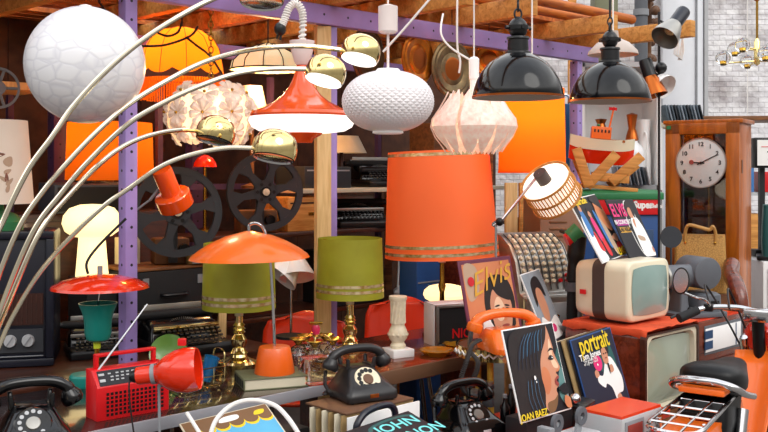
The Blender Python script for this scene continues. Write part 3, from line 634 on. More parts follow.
# orange dish lamp on a book
bk = thing('thick_book', 'thick old book with olive spine under the orange desk lamp', 'book', OZ(271, 384, .75) + Vector((0, .0, 0)), 20)
MB().prism([(-.108, -.078), (.105, -.078), (.105, .078), (-.108, .078)], .004, .036).build('pages', 'cream_card', bk)
g = MB().box((0, 0, .002), (.225, .165, .004)).box((0, 0, .038), (.225, .165, .004)).box((-.1115, 0, .02), (.005, .165, .036)); g.build('cover', 'olive_metal', bk, bevel=.0015)
g = MB()
for i in range(5): g.box((-.1145, -.06 + i * .03, .02), (.0012, .019, .026))
g.build('spine_labels', 'black_matte', bk)
lp = Vector(bk.location) + Vector((.012, .005, .04))
t = thing('desk_lamp', 'orange desk lamp with wide dish shade standing on a book', 'lamp', lp); kk = lp.y / F
MB().lathe([(0, 0), (20 * kk, 0), (20.3 * kk, .003), (16 * kk, 24 * kk), (15 * kk, 26 * kk), (0, 26.5 * kk)], 48).build('lamp_base', 'orange_plastic', t)
zt_ = L(0, 258, lp.y).z - lp.z
cx = (254 - 279) * kk
g = MB().tube(spl([(0, 0, 26 * kk), (-.004, 0, .2), (-4 * kk, 0, zt_ - .02), (-9 * kk, 0, zt_ + 24 * kk), (-16 * kk, 0, zt_ + 34 * kk), (cx, 0, zt_ + 33 * kk), (cx, 0, zt_ + 24 * kk)], 8), .0055, 10); g.build('chrome_stem', 'chrome', t)
MB().lathe([(r * kk, z * kk) for r, z in [(60, 0), (58, 3), (50, 9), (38, 16), (24, 22), (10, 25.5), (4, 27), (0, 27)]], 64, X=T(cx, 0, zt_) @ RY(-1)).build('dish_shade', 'orange_paint', t)
MB().lathe([(r * kk, z * kk) for r, z in [(59, 0), (57, 2.4), (49, 8), (37, 15), (23, 21), (0, 26)]], 64, X=T(cx, 0, zt_) @ RY(-1)).build('shade_lining', 'white', t, norm=False)
MB().lathe([(0, -4 * kk), (9 * kk, -2 * kk), (9 * kk, 10 * kk), (0, 12 * kk)], 20, X=T(cx, 0, zt_ + 6 * kk)).build('bulb', 'frost', t)

# white two headed spot lamp
Yw = 4.3; k = Yw / F; p = L(291, 0, Yw); t = thing('spot_lamp', 'white lamp with two cone heads below the orange dish', 'lamp', (p.x, Yw, .75)); z = lambda y: L(0, y, Yw).z - .75
MB().lathe([(0, 0), (.07, 0), (.07, .012), (.012, .02), (0, .02)], 32).build('base', 'steel_dark', t); MB().cyl((0, 0, .015), (0, 0, z(268)), .006, n=10).build('pole', 'chrome', t)
for a, b, r in (((2, 264), (-12, 280), 18), ((6, 260), (8, 279), 18)):
    X = AX((a[0] * k, -.02, z(a[1])), (b[0] * k, -.06, z(b[1])))
    hd = MB().lathe([(0, -4 * k), (7 * k, -3 * k), (9 * k, 0), (r * k, 17 * k), (r * k, 18 * k), (0, 12 * k)], 32, X=X).build('cone_head', 'white_gloss', t)
    MB().tube([(0, 0, z(268)), (a[0] * k, -.02, z(a[1]))], .006, 8).build('swivel', 'chrome', hd)

# red moulded chairs
def chair(label, px, Yc, rz):
    t = thing('shell_chair', label, 'chair', (L(px, 0, Yc).x, Yc, 0), rz, 'red shell chairs behind the tables')
    g = MB(); vs = []; fs = []; nu, nv = 16, 14
    for j in range(nv + 1):
        v = j / nv
        if v < .45: q = v / .45; y = -.22 + .42 * q; zz = .44 - .02 * math.sin(q * PI)
        else: q = (v - .45) / .55; y = .20 + .07 * q; zz = .44 + .365 * q
        wd = .22 * (1 if v < .8 else math.sqrt(max(0, 1 - ((v - .8) / .2) ** 3 * .75)))
        for i in range(nu + 1):
            u = i / nu * 2 - 1; vs.append((u * wd, y - .035 * u * u * (1 if v > .4 else 0), zz + .03 * u * u * (1 if v < .5 else 0) - (.03 * u * u if v > .95 else 0)))
    for j in range(nv):
        for i in range(nu): a = j * (nu + 1) + i; fs.append((a, a + 1, a + nu + 2, a + nu + 1))
    g.add(vs, fs); o = g.build('seat_shell', 'chair_red', t); md = o.modifiers.new('thick', 'SOLIDIFY'); md.thickness = .012
    for a in (-1, 1):
        for b in (-1, 1): MB().tube([(a * .14, b * .12, .43), (a * .2, b * .2, 0)], .011, 10).build('leg', 'chrome', t)
    return t
chair('red moulded chair seen between the two olive lamps', 296, 4.50, -8)
chair('red moulded chair behind the ivory column lamp', 398, 5.05, -10)

# ivory column lamp base on white plinth
p = OZ(398, 356, .75); t = thing('column_lamp', 'small carved ivory column lamp foot on white plinth', 'lamp', p, 30); k = p.y / F
MB().box((0, 0, 4 * k), (24 * k, 24 * k, 8 * k)).build('plinth', 'white', t, bevel=.003)
pr = [(0, 8), (7, 8), (8, 11), (6, 14), (9, 18), (10, 23), (8, 28), (6.5, 31), (7, 35), (7, 54), (9, 57), (9, 60), (0, 60)]
g = MB().lathe([(r * k, z * k) for r, z in pr], 32)
for i in range(12):
    a = i * PI / 6; g.tube([(6.8 * k * math.cos(a), 6.8 * k * math.sin(a), 33 * k), (6.8 * k * math.cos(a + .5), 6.8 * k * math.sin(a + .5), 55 * k)], 1.3 * k, 6)
    g.sph((8.4 * k * math.cos(a), 8.4 * k * math.sin(a), 22 * k), 2.3 * k, 8)
g.build('carved_column', 'ivory', t)

# glowing mushroom lamps
def mushroom(label, px, py, Yc, rd, hd, rs, hs, z0=None):
    k = Yc / F; p = L(px, py, Yc); t = thing('mushroom_lamp', label, 'lamp', p if z0 is None else (p.x, Yc, z0))
    b = 0
    MB().lathe([(r * k, z * k) for r, z in [(0, 0), (rs, 0), (rs, 1), (rs * .92, hs * .4), (rs * .8, hs), (0, hs)]], 40).build('glass_stem', 'lamp_glow', t)
    MB().lathe([(r * k, (z + hs) * k) for r, z in [(rs * .8, -1), (rd * .66, 0), (rd * .9, hd * .16), (rd, hd * .4), (rd * .95, hd * .64), (rd * .75, hd * .87), (rd * .4, hd * .98), (0, hd)]], 48).build('glass_dome', 'lamp_glow', t)
    return t
mushroom('glowing cream mushroom lamp behind the red dish lamp', 92, 276, 4.167, 29, 32, 16, 40)
tag(place(MB().box((0, 0, .145), (.14, .18, .29)).build('small_crate', 'black_matte', bevel=.004), ST(.07, .72, .751), 44), 'dark box under the cream mushroom lamp', 'crate')
mushroom('glowing white mushroom lamp behind the NICK case', 445, 0, 4.55, 22, 17, 17, 27, .752)
# red dish and teal lamp
p = OZ(88, 387, .75); k = p.y / F; t = thing('dish_lamp', 'teal lamp with shallow red dish shade and brass stem', 'lamp', p); z = lambda y: (387 - y) * k
MB().lathe([(0, 0), (15 * k, 0), (16 * k, 2 * k), (16 * k, 10 * k), (14.5 * k, 12 * k), (0, 13 * k)], 40, X=T(-4 * k, .02, 0)).build('base', 'teal', t)
MB().cyl((9 * k, 0, 4 * k), (9 * k, 0, z(335)), 2.6 * k, n=16).build('stem', 'brass', t); MB().cyl((9 * k, 0, z(348)), (9 * k, 0, z(341)), 3.6 * k, n=16).build('sleeve', 'lime', t)
MB().lathe([(r * k, zz * k) for r, zz in [(0, 0), (8, 0), (11, 2), (13, 8), (13.3, 18), (15, 28), (19, 38), (18, 38), (13, 28), (12, 10), (0, 4)]], 40, X=T(10 * k, 0, z(341))).build('uplighter_cup', 'teal', t)
MB().lathe([(r * k, zz * k) for r, zz in [(48, 0), (47, 2.5), (36, 8), (20, 12), (6, 14), (0, 14)]], 56, X=T(12 * k, 0, z(288))).build('dish_shade', 'red_gloss', t)
MB().lathe([(r * k, zz * k) for r, zz in [(47, 0), (46, 1.8), (35, 7), (20, 11), (0, 13)]], 56, X=T(12 * k, 0, z(288))).build('dish_lining', 'white', t, norm=False)
g = MB().cyl((12 * k, 0, z(275)), (12 * k, 0, z(266)), 2.6 * k, n=12); g.build('finial', 'grey', t); MB().tube([(12 * k, 0, z(290)), (10 * k, 0, z(305))], .003, 6).build('rod', 'chrome', t)
MB().tube(spl([(0, 0, z(274)), (-1 * k, .0, z(262)), (10 * k, .02, z(245)), (35 * k, .04, z(219))], 8), 1.4 * k, 8).build('gooseneck', 'steel_dark', t)

# red portable radio
p = OZ(128, 413, .75); t = thing('portable_radio', 'red portable radio with punched speaker grille and silver aerial', 'radio', p, 40)
MB().loft([rrect(.24, .085, .006, 3, 0), rrect(.24, .085, .006, 3, .1), rrect(.24, .05, .006, 3, .148, 0, .017)]).build('case', 'red_plastic', t, bevel=.002)
g = MB()
for i in range(16):
    for j in range(6):
        if i < 14: g.box((-.085 + i * .0138, -.0432, .016 + j * .0125), (.0085, .001, .008))
g.build('speaker_holes', 'black', t)
X = T(0, -.0255, .124) @ RX(54)
MB().box((0, 0, .0006), (.215, .05, .002), X=T(0, 0, 0) @ T(0, -.0255, .124) @ RX(53.9)).build('dial_panel', 'ink', t)
g = MB()
for j, y in enumerate((.013, .002, -.009)):
    for i in range(9): g.box((-.07 + i * .019 + (i * 7 + j * 3) % 4 * .002, y, .0021), (.009, .0042, .0008))
g.box((-.096, .012, .0021), (.018, .007, .0008)).box((-.096, -.008, .0021), (.018, .009, .0008)); g.build('dial_scale', 'grey_pale', t, X=T(0, -.0255, .124) @ RX(53.9))
g = MB().loft([rrect(.012, .02, .003, 2, 0), rrect(.012, .02, .003, 2, .045)], X=T(-.095, .02, .145)).loft([rrect(.012, .02, .003, 2, 0), rrect(.012, .02, .003, 2, .045)], X=T(.095, .02, .145)).box((0, .02, .187), (.202, .02, .01)); g.build('handle', 'red_plastic', t, bevel=.003)
MB().tube([(-.11, .0, .13), (.075, .02, .33)], [.004, .0022], 8).build('aerial', 'chrome', t)

# red spot lamp in front of the radio
Yr = 2.72; k = Yr / F; p = L(160, 0, Yr); t = thing('spotlight_lamp', 'glossy red bullet spotlight on a thin grey rod', 'lamp', (p.x, Yr, .42)); z = lambda y: L(0, y, Yr).z - .42
MB().lathe([(0, 0), (.06, 0), (.06, .012), (.01, .018), (0, .018)], 32).build('base', 'steel_dark', t)
MB().tube([(0, 0, .01), (0, 0, .2), (-.003, 0, z(388))], .0042, 8).build('rod', 'grey', t)
X = T(-23 * k, 0, z(376)) @ RY(83) @ RZ(0)
MB().lathe([(r * k, q * k) for r, q in [(0, 0), (8.5, 0), (9, 2), (9, 20), (11, 22), (17, 30), (21, 40), (22.5, 50), (21.5, 60), (20.5, 62), (19.5, 61), (20, 48), (12, 26), (0, 22)]], 48, X=X).build('reflector_housing', 'red_gloss', t)
MB().lathe([(r * k, q * k) for r, q in [(0, -7), (4, -7), (6.5, -3), (6.5, 0), (0, 0)]], 20, X=X).build('socket_end', 'black', t)
MB().lathe([(r * k, q * k) for r, q in [(9.2, 15), (10.2, 15), (10.2, 19), (9.2, 19)]], 24, X=X, closed=True).build('clamp_ring', 'grey', t)
MB().box((22 * k, 0, z(366) + 24 * k), (8 * k, 6 * k, 7 * k)).build('switch_knob', 'red_plastic', t, bevel=.002); MB().tube([(-1 * k, 0, z(388)), (0, 0, z(378) - 6 * k)], .006, 8).build('joint', 'grey', t)
MB().tube(spl([(-30 * k, 0, z(377)), (-30 * k, -.01, z(390)), (-27 * k, -.01, z(420)), (-24 * k, 0, z(445))], 6), .0025, 6).build('cord', 'cable_dark', t)

# brass wire basket with coloured glasses
p = OZ(193, 388, .75); t = thing('wire_basket', 'brass wire basket of coloured glasses behind the red spotlight', 'basket', p, 40)
g = MB()
for q, zz in ((1., .012), (1.06, .045), (1.12, .075)): g.tube(rrect(.19 * q, .12 * q, .03, 5, zz), .0022, 6, closed=True)
for x in (-.08, -.04, 0, .04, .08): g.tube(spl([(x * 1.1, -.066, .075), (x, -.06, .014), (x, .06, .014), (x * 1.1, .066, .075)], 5), .0018, 5)
for x in (-.075, .075):
    for y in (-.05, .05): g.sph((x, y, .0065), .0065, 10)
g.build('wire_frame', 'brass_shiny', t)
MB().tube(spl([(.1, -.04, .075), (.105, -.03, .12), (.105, .03, .12), (.1, .04, .075)], 6), .0025, 6).build('wire_handle', 'brass_shiny', t)
def tumbler(label, off, m, r, hh, R=None):
    o = MB().lathe([(0, 0), (r * .75, 0), (r, hh), (r * .9, hh), (r * .68, .006), (0, .006)], 24).build('drinking_glass', m); tag(o, label, 'glass', 'glasses in the wire basket'); place(o, p + RZ(40).to_3x3() @ Vector(off), 0, R)
tumbler('blue tumbler leaning in the brass wire basket', (.055, .01, .018), 'glass_blue', .027, .085, RY(16)); tumbler('purple tumbler at the left of the brass wire basket', (-.05, -.01, .018), 'glass_purple', .022, .06); tumbler('clear tumbler in the middle of the brass wire basket', (.0, .015, .018), 'glass', .022, .065, RY(10))
o = MB().lathe([(0, 0), (.035, 0), (.07, .02), (.069, .023), (.035, .005), (0, .005)], 40).build('glass_dish', 'green_glass'); tag(place(o, OZ(166, 378, .75) + Vector((.01, .01, .085)), 0, RX(70)), 'green glass dish leaning behind the red spotlight', 'dish')
b_ = MB().box((0, 0, 0), (.15, .05, .06)).build('small_box', 'wood_dark', bevel=.003); tag(place(b_, OZ(166, 378, .75) + Vector((0, .05, .03)), 40), 'small dark box under the green glass dish', 'box')

# clear glass oil lamps on brass arms
p = OZ(316, 367, .75); k = p.y / F; t = thing('glass_candelabra', 'brass candelabra of clear globes with pink drop beside the black telephone', 'candelabra', p)
MB().lathe([(0, 0), (.05, 0), (.05, .008), (.012, .02), (.008, .05), (.012, .06), (.007, .09), (.007, 38 * k), (0, 38 * k)], 24).build('stem', 'brass_shiny', t)
for i, a in enumerate((200, 270, 340, 60, 130)):
    c, s_ = math.cos(math.radians(a)), math.sin(math.radians(a)); x, y = 18 * k * c, 18 * k * s_
    ar = MB().tube(spl([(0, 0, 28 * k), (.4 * x, .4 * y, 33 * k), (.8 * x, .8 * y, 30 * k), (x, y, 24 * k)], 6), .0025, 6).build('arm', 'brass_shiny', t)
    MB().lathe([(r * k, zz * k) for r, zz in [(2, 24), (7, 21), (10, 14), (8, 6), (3, 2), (2.6, 2.4), (7.4, 6.4), (9.4, 14), (6.5, 20.4), (2, 23.4)]], 24, X=T(x, y, 0)).build('glass_globe', 'glass', ar)
    MB().lathe([(2 * k, 23 * k), (5 * k, 27 * k), (9 * k, 29.5 * k), (8.8 * k, 30 * k), (4 * k, 28 * k)], 16, X=T(x, y, 0)).build('petal_cup', 'brass', ar)
MB().lathe([(0, 32 * k), (3.6 * k, 33 * k), (4.4 * k, 39 * k), (3 * k, 42 * k), (0, 42 * k)], 12).build('pink_drop', 'glass_pink', t)
MB().box((0, 0, 44 * k), (13 * k, 4 * k, 2.4 * k)).build('top_bar', 'brass', t, bevel=.001)

# standing floral shade
Yf = 3.75; k = Yf / F; pz = L(0, 235, Yf).z
t = thing('floral_lamp', 'lamp with cream floral drum shade on green foot at the left edge', 'lamp', L(-2, 235, Yf) + Vector((0, 0, .006)))
MB().lathe([(r * k, zz * k) for r, zz in [(0, 0), (20, 0), (24, 3), (24, 12), (18, 19), (6, 24), (5, 34), (0, 34)]], 40).build('lamp_base', 'green', t)
MB().lathe([(34 * k, 30 * k), (28 * k, 113 * k)], 64).build('lamp_shade', 'floral', t)
def onc(u, v): # angle offset and height in pixels on the shade cone
    r = (34 - 6 * (v - 30) / 83) * k + .0015; a = math.radians(-90 + u); return (r * math.cos(a), r * math.sin(a), v * k)
g = MB()
def leaf(u, v, ln, wd, rot, mi):
    vs = []
    for i in range(12):
        q = 2 * PI * i / 12; x = math.cos(q) * ln; y = math.sin(q) * wd * (1 - .4 * math.cos(q)); vs.append(onc(u + (x * math.cos(rot) - y * math.sin(rot)) * 1.8, v + x * math.sin(rot) + y * math.cos(rot)))
    g.add(vs, [tuple(range(12))], mi)
for u, v, ln, wd, ro, mi in [(-8, 68, 6, 1.4, .6, 0), (-2, 74, 6, 1.2, .5, 0), (12, 77, 5, 1.2, -.2, 0), (20, 78, 6, 1.8, .1, 0), (8, 84, 4, 2, 2.2, 0), (14, 86, 4, 1.8, 1.2, 0), (2, 70, 5, 1.4, 2.8, 0), (6, 98, 4, 4, 0, 1), (14, 102, 4, 3, 1, 1), (10, 94, 4, 3, 2, 1), (2, 103, 4, 3, .5, 1), (38, 62, 3, 1.5, .5, 1), (36, 56, 3.5, 1.2, 1.6, 0), (30, 55, 3.5, 1.2, 2.5, 1), (41, 52, 3.6, 1.3, .8, 1), (40, 72, 4, 3, 1, 1), (38, 46, 3.6, 1.2, 1.3, 1), (-30, 80, 5, 3, .4, 1), (-40, 60, 5, 1.5, 1.2, 0)]: leaf(u, v, ln * 1.35, wd * 1.5, ro, mi)
pr_ = g.build('flower_print', ['print_brown', 'print_tan'], t, flatsh=True, norm=False); pr_['kind'] = 'stuff'

# orange shade behind the arms
Yo = 4.75; k = Yo / F; t = thing('shelf_lamp', 'orange cylindrical lamp behind the arc lamp arms above the black speaker', 'lamp', (L(110, 0, Yo).x, Yo, 1.311))
MB().lathe([(43 * k, L(0, 180, Yo).z - 1.311), (41 * k, L(0, 123, Yo).z - 1.311)], 64).build('lamp_shade', 'orange_lit', t); MB().lathe([(0, 0), (.07, 0), (.065, .02), (.02, .04), (.018, .2), (0, .24)], 24).build('lamp_base', 'wood_mid', t)
MB().sph((0, 0, .29), .035, 14).build('bulb', 'bulb', t)
plight('shelf_lamp_bulb', (L(110, 0, Yo).x, Yo, 1.311 + .38), 2.5, 'ffb060')
# orange cylindrical spot
Yo = 3.72; k = Yo / F; p = L(170, 190, Yo); t = thing('spotlight_lamp', 'orange cylinder spotlight clamped before the left film reel', 'lamp', L(150, 200, Yo))
X = T(*(p - Vector(t.location))) @ RY(-16) @ RX(28)
MB().lathe([(r * k, zz * k) for r, zz in [(0, 24), (9.5, 24), (10, 22), (10, -4), (17, -5), (18, -6), (18, -19), (17, -20), (15.5, -19), (15, -8), (0, -6)]], 40, X=X).build('spot_housing', 'orange_gloss', t)
g = MB().tube([(0, -.0, 0), (p - Vector(t.location)) + Vector((-.035, -.0, .015))], .006, 8).tube([(0, 0, 0), (-.085, .02, -.06)], .0045, 8); g.build('clamp_arm', 'grey', t)
g = MB().box((-.085, .02, -.065), (.04, .05, .03)); g.build('clamp', 'grey_mid', t, bevel=.003)

# little dark red glossy shade deep in stall
Yo = 5.0; k = Yo / F; t = thing('shelf_lamp', 'small glossy red lamp seen between the film reels', 'lamp', (L(205, 0, Yo).x, Yo, 1.181), 0)
MB().lathe([(r * k, L(0, 167, Yo).z - 1.181 + zz * k) for r, zz in [(12, 0), (11, 4), (8, 9), (3, 12), (0, 12)]], 32).build('shade', 'red_gloss', t); MB().lathe([(0, 0), (.05, 0), (.05, .015), (.008, .03), (.008, .36), (0, .36)], 16).build('stem', 'brass', t)
Yo = 5.15; k = Yo / F; t = thing('shelf_lamp', 'pale cone shade lamp behind the tall orange pendant', 'lamp', (L(252, 0, Yo).x, Yo, 1.41), 0)
MB().lathe([(16 * k, L(0, 113, Yo).z - 1.41), (10 * k, L(0, 86, Yo).z - 1.41)], 40).build('shade', 'floral', t); MB().lathe([(0, 0), (.06, 0), (.06, .015), (.012, .03), (.012, .36), (0, .38)], 16).build('stem', 'wood_mid', t)
Yo = 5.1; k = Yo / F; t = thing('shelf_lamp', 'low grey lamp with wide shade on the upper rack shelf', 'lamp', (*ST(1.79, 1.02).xy, 1.411), 0)
MB().lathe([(.15, .2), (.1, .3)], 40).build('shade', 'cream_card', t); MB().lathe([(0, 0), (.06, 0), (.06, .015), (.012, .03), (.012, .26), (0, .28)], 16).build('stem', 'wood_dark', t)

# white desk lamp foot with twin rods
p = ST(2.3, .95, .752); Yo = p.y; k = Yo / F; t = thing('desk_lamp', 'white desk lamp with twin rods behind the ivory column', 'lamp', p, 0)
MB().loft([rrect(34 * k, 24 * k, .01, 3, 0), rrect(34 * k, 24 * k, .01, 3, .012), rrect(20 * k, 14 * k, .008, 3, .05)]).build('foot', 'white', t, bevel=.002)
for x0, x1 in ((-13, -11), (-8, -7)): MB().tube([(x0 * k, 0, .02), (x1 * k, 0, .3)], .006, 8).build('rod', 'white', t)
MB().lathe([(.07, 0), (.03, .07), (0, .08)], 24, X=T(-9 * k, -.03, .28)).build('head', 'white', t)
# ================================================================ RECORD SLEEVES
def pose(tl, tr, br, bl, Y, size=.31, asp=1., w_size=2.):
    """the placement of a size x size square, about Y away, whose corners show at these four pixels"""
    px = np.array([bl, br, tr, tl], float); k = Y / F
    def corners(p):
        rx, ry, rz, x, z, ls = p; sz = size * math.exp(ls)
        R = np.array(RZ(math.degrees(rz)) @ RX(90 + math.degrees(rx)) @ RZ(math.degrees(ry)))[:3, :3]
        c = np.array([[-.5, -.5, 0], [.5, -.5, 0], [.5, .5, 0], [-.5, .5, 0]]) * sz * np.array([1, asp, 1])
        return c @ R.T + np.array([x, Y, z]), R, sz
    def res(p):
        c, _, _ = corners(p)
        q = np.stack([384 + F * c[:, 0] / c[:, 1], V0 + F * (H - c[:, 2]) / c[:, 1]], 1)
        return np.concatenate([(q - px).ravel(), [p[5] * 20 * w_size]])
    best = None
    c0 = px.mean(0)
    for rz0 in (.9, .4, -.5):
        for rx0 in (-.2, -.6):
            p = np.array([rx0, 0, rz0, (c0[0] - 384) * k, H - (c0[1] - V0) * k, 0.])
            lam = 1e-2; r = res(p)
            for it in range(80):
                J = np.stack([(res(p + np.eye(6)[i] * 1e-5) - r) / 1e-5 for i in range(6)], 1)
                dp = np.linalg.solve(J.T @ J + lam * np.diag(np.diag(J.T @ J) + 1e-9), -J.T @ r)
                r2 = res(p + dp)
                if (r2 ** 2).sum() < (r ** 2).sum(): p = p + dp; r = r2; lam *= .4
                else: lam *= 4
            if best is None or (r ** 2).sum() < best[0]: best = ((r ** 2).sum(), p)
    c, R, sz = corners(best[1])
    print('pose err %.2f size %.3f lowz %.3f' % (best[0] ** .5, sz, c[:, 2].min()), 'rot', [round(math.degrees(a)) for a in best[1][:3]], 'Y', round(c[0, 1], 2))
    Mx = Matrix([list(R[0]) + [c[0, 0]], list(R[1]) + [c[0, 1]], list(R[2]) + [c[0, 2]], [0, 0, 0, 1]])
    return Mx, sz
def sleeve(label, X, w_, h_, layers, base='ink', th=.005, name='record_sleeve', cat='record sleeve', texts=()):
    t = thing(name, label, cat, X.translation, 0, R=X.to_3x3().to_4x4())
    MB().box((w_ / 2, h_ / 2, -th / 2 - .0003), (w_, h_, th)).build('sleeve_card', base, t, bevel=.001)
    g = MB(); ms = []
    for i, (m, poly) in enumerate(layers):
        if m not in ms: ms.append(m)
        pp = [(min(.985, max(.015, x)) * w_, min(.985, max(.015, y)) * h_) for x, y in poly]
        q = []
        for a in pp:
            if not q or (abs(a[0] - q[-1][0]) + abs(a[1] - q[-1][1])) > 1e-5: q.append(a)
        g.flat(q, .0002 + .00025 * i, ms.index(m))
    if layers: g.build('cover_print', ms, t, flatsh=True, norm=False)
    for body, size, m, x, y, kw in texts:
        kw = dict(kw); rot = kw.pop('rot', 0)
        text('lettering', body, size, m, t, T(x * w_, y * h_, .0002 + .00025 * len(layers) + .0006) @ RZ(rot), ext=.0003, **kw)
    return t
R4 = [(0, 0), (1, 0), (1, 1), (0, 1)]
def rect(a, b, c, d): return [(a, b), (c, b), (c, d), (a, d)]

# man with gold script
X, S = pose((458.5, 262), (509, 254.5), (524, 333), (470, 342), 3.75)
sleeve('record sleeve with dark haired man and gold script behind the orange telephone', X, S, S, [
    ('border_plum', R4), ('peach', rect(.05, .04, .95, .95)), ('print_tan', sp2([(.1, .5), (.3, .6), (.3, .9), (.08, .93)])),
    ('hair', sp2([(.42, .12), (.36, .35), (.38, .55), (.46, .72), (.62, .78), (.8, .75), (.9, .62), (.94, .42), (.9, .2), (.86, .1), (.6, .06)])),
    ('skin', sp2([(.5, .1), (.46, .3), (.47, .46), (.56, .6), (.7, .5), (.8, .52), (.86, .4), (.85, .25), (.8, .1), (.7, .02), (.58, .02)])),
    ('skin_pale', sp2([(.53, .28), (.54, .42), (.62, .5), (.7, .42), (.72, .3), (.66, .2), (.58, .2)])),
    ('hair', sp2([(.47, .7), (.55, .6), (.62, .52), (.74, .46), (.86, .44), (.9, .56), (.8, .7), (.64, .77)])),
    ('hair', ell(.585, .385, .05, .012, 12, .1)), ('hair', ell(.77, .375, .05, .012, 12, -.2)), ('hair', ell(.59, .34, .033, .014)), ('hair', ell(.76, .335, .033, .014)),
    ('peach', sp2([(.67, .35), (.7, .24), (.66, .2), (.73, .2), (.72, .34)])), ('lip', ell(.69, .13, .07, .018)),
    ('white_ink', sp2([(.26, .03), (.3, .3), (.36, .34), (.42, .2), (.5, .03)])), ('red_ink', ell(.17, .73, .06, .06))], 'border_plum',
    texts=[('Elvis', .125, 'gold_ink', .52, .74, dict(rot=14, shear=.45, bold=-.0006, sx=1.15))])

# woman in profile
X, S = pose((502, 330), (552, 322.5), (572, 408), (521, 424), 3.16)
prof = [(.83, .985), (.857, .9), (.875, .8), (.888, .715), (.876, .668), (.9, .6), (.93, .53), (.948, .485), (.925, .457), (.85, .44), (.842, .425), (.872, .395), (.872, .375), (.82, .352), (.815, .34), (.85, .31), (.845, .285), (.79, .262), (.778, .24), (.79, .2), (.772, .16), (.7, .13), (.6, .14)]
JX, JS = X.copy(), S
strand = lambda pts, w_: [(x - w_, y) for x, y in pts] + [(x + w_, y) for x, y in reversed(pts)]
sleeve('record sleeve with dark profile portrait of a woman and yellow title', X, S, S, [
    ('ink', R4), ('teal_ink', sp2([(.85, .3), (.9, .42), (.985, .5), (1, .3), (1, .12), (.9, .08), (.83, .18)])), ('teal_dark', sp2([(.9, .6), (.985, .7), (1, .5), (.96, .48)])),
    ('skin', prof + sp2([(.52, .02), (.54, .25), (.53, .4), (.56, .55), (.62, .66), (.74, .78), (.8, .93)])[:28][:0] + [(.62, .02), (.5, .02), (.54, .25), (.53, .4), (.56, .55), (.62, .66), (.74, .78), (.79, .93)]),
    ('skin_pale', sp2([(.84, .82), (.86, .72), (.85, .62), (.91, .52), (.9, .48), (.82, .5), (.78, .62), (.8, .74)])), ('peach', sp2([(.55, .42), (.6, .52), (.68, .5), (.72, .4), (.68, .28), (.6, .22), (.55, .28)])), ('peach', sp2([(.84, .45), (.9, .47), (.92, .46), (.88, .44)])), ('brown_ink', sp2([(.56, .13), (.7, .15), (.78, .19), (.74, .1), (.66, .03), (.56, .03)])),
    ('hair', sp2([(.76, .675), (.82, .715), (.875, .7), (.87, .685), (.82, .69)])), ('hair', sp2([(.74, .6), (.79, .635), (.84, .62), (.845, .585), (.79, .58)])), ('white_ink', ell(.825, .605, .012, .008)), ('lip', sp2([(.79, .365), (.85, .395), (.872, .385), (.865, .37), (.815, .348), (.85, .31), (.83, .285), (.78, .31)])),
    ('hair', sp2([(.02, .02), (.015, .5), (.05, .85), (.2, .97), (.5, .985), (.78, .985), (.82, .96), (.76, .82), (.64, .69), (.57, .57), (.54, .42), (.55, .26), (.5, .1), (.52, .02)])),
    *[('hair_blue', sp2(strand([(.2 + .075 * i, .66 + .012 * i), (.27 + .07 * i, .8 + .012 * i), (.38 + .058 * i, .9 + .006 * i)], .004 + .003 * (i % 3)), 4)) for i in range(7)],
    *[('ink_blue', sp2(strand([(.14 + .075 * i, .56), (.2 + .07 * i, .74 + .012 * i), (.33 + .06 * i, .88 + .006 * i)], .005), 4)) for i in range(6)],
    *[('hair_blue', sp2(strand([(.24 + .07 * i, .1), (.21 + .07 * i, .24), (.25 + .06 * i, .4)], .004), 4)) for i in range(4)],
    ('white_ink', ell(.39, .43, .02, .025)), ('white_ink', ell(.4, .385, .01, .012)), ('peach', sp2([(.9, .03), (.86, .1), (.9, .17), (.985, .12), (.985, .03)])), ('ink', sp2([(.86, .2), (.8, .26), (.84, .28), (.95, .3), (.985, .18)]))], 'white',
    texts=[('JOAN BAEZ', .03, 'yellow_ink', .22, .05, dict(rot=0, bold=.0006))])
# portrait magazine sleeve
X, S = pose((570.5, 342), (610, 327.5), (630, 398), (590, 414), 3.55)
sleeve('dark blue sleeve reading portrait with white suited singer leaning on the old television', X, S, S, [
    ('ink_blue', R4), ('teal_dark', sp2([(.5, .5), (.55, .85), (.8, .9), (.9, .6), (.85, .4)])), ('white_ink', sp2([(.38, .36), (.42, .44), (.52, .42), (.6, .52), (.68, .62), (.8, .62), (.88, .5), (.95, .3), (.9, .14), (.78, .12), (.7, .05), (.66, .22), (.56, .3), (.5, .26)])),
    ('skin', sp2([(.36, .42), (.35, .5), (.42, .52), (.44, .44)])), ('skin', sp2([(.62, .58), (.61, .74), (.67, .8), (.75, .76), (.74, .6), (.7, .54)])), ('hair', sp2([(.58, .68), (.56, .8), (.64, .88), (.76, .86), (.8, .74), (.76, .66), (.72, .76), (.64, .76), (.61, .7)])),
    ('pink_ink', ell(.47, .6, .1, .11)), ('white_ink', ell(.46, .58, .016)), ('skin', sp2([(.72, .42), (.7, .5), (.78, .52), (.8, .44)])), ('ink', sp2([(.68, .54), (.7, .4), (.72, .54)])), ('skin', sp2([(.72, .1), (.74, .03), (.82, .03), (.8, .12)])), ('hair', ell(.655, .69, .018, .01)), ('hair', ell(.71, .69, .018, .01)), ('lip', ell(.685, .63, .025, .01))], 'blue_deep',
    texts=[('portrait', .095, 'yellow_ink', .5, .88, dict(bold=.0015, sx=.66)), ('Tom Jones', .032, 'white_ink', .33, .73, dict(bold=.0008)), ('The golden hits', .015, 'white_ink', .31, .675, {}), ('of a great voice', .015, 'white_ink', .31, .64, {})])

PX = X.copy(); PS = S
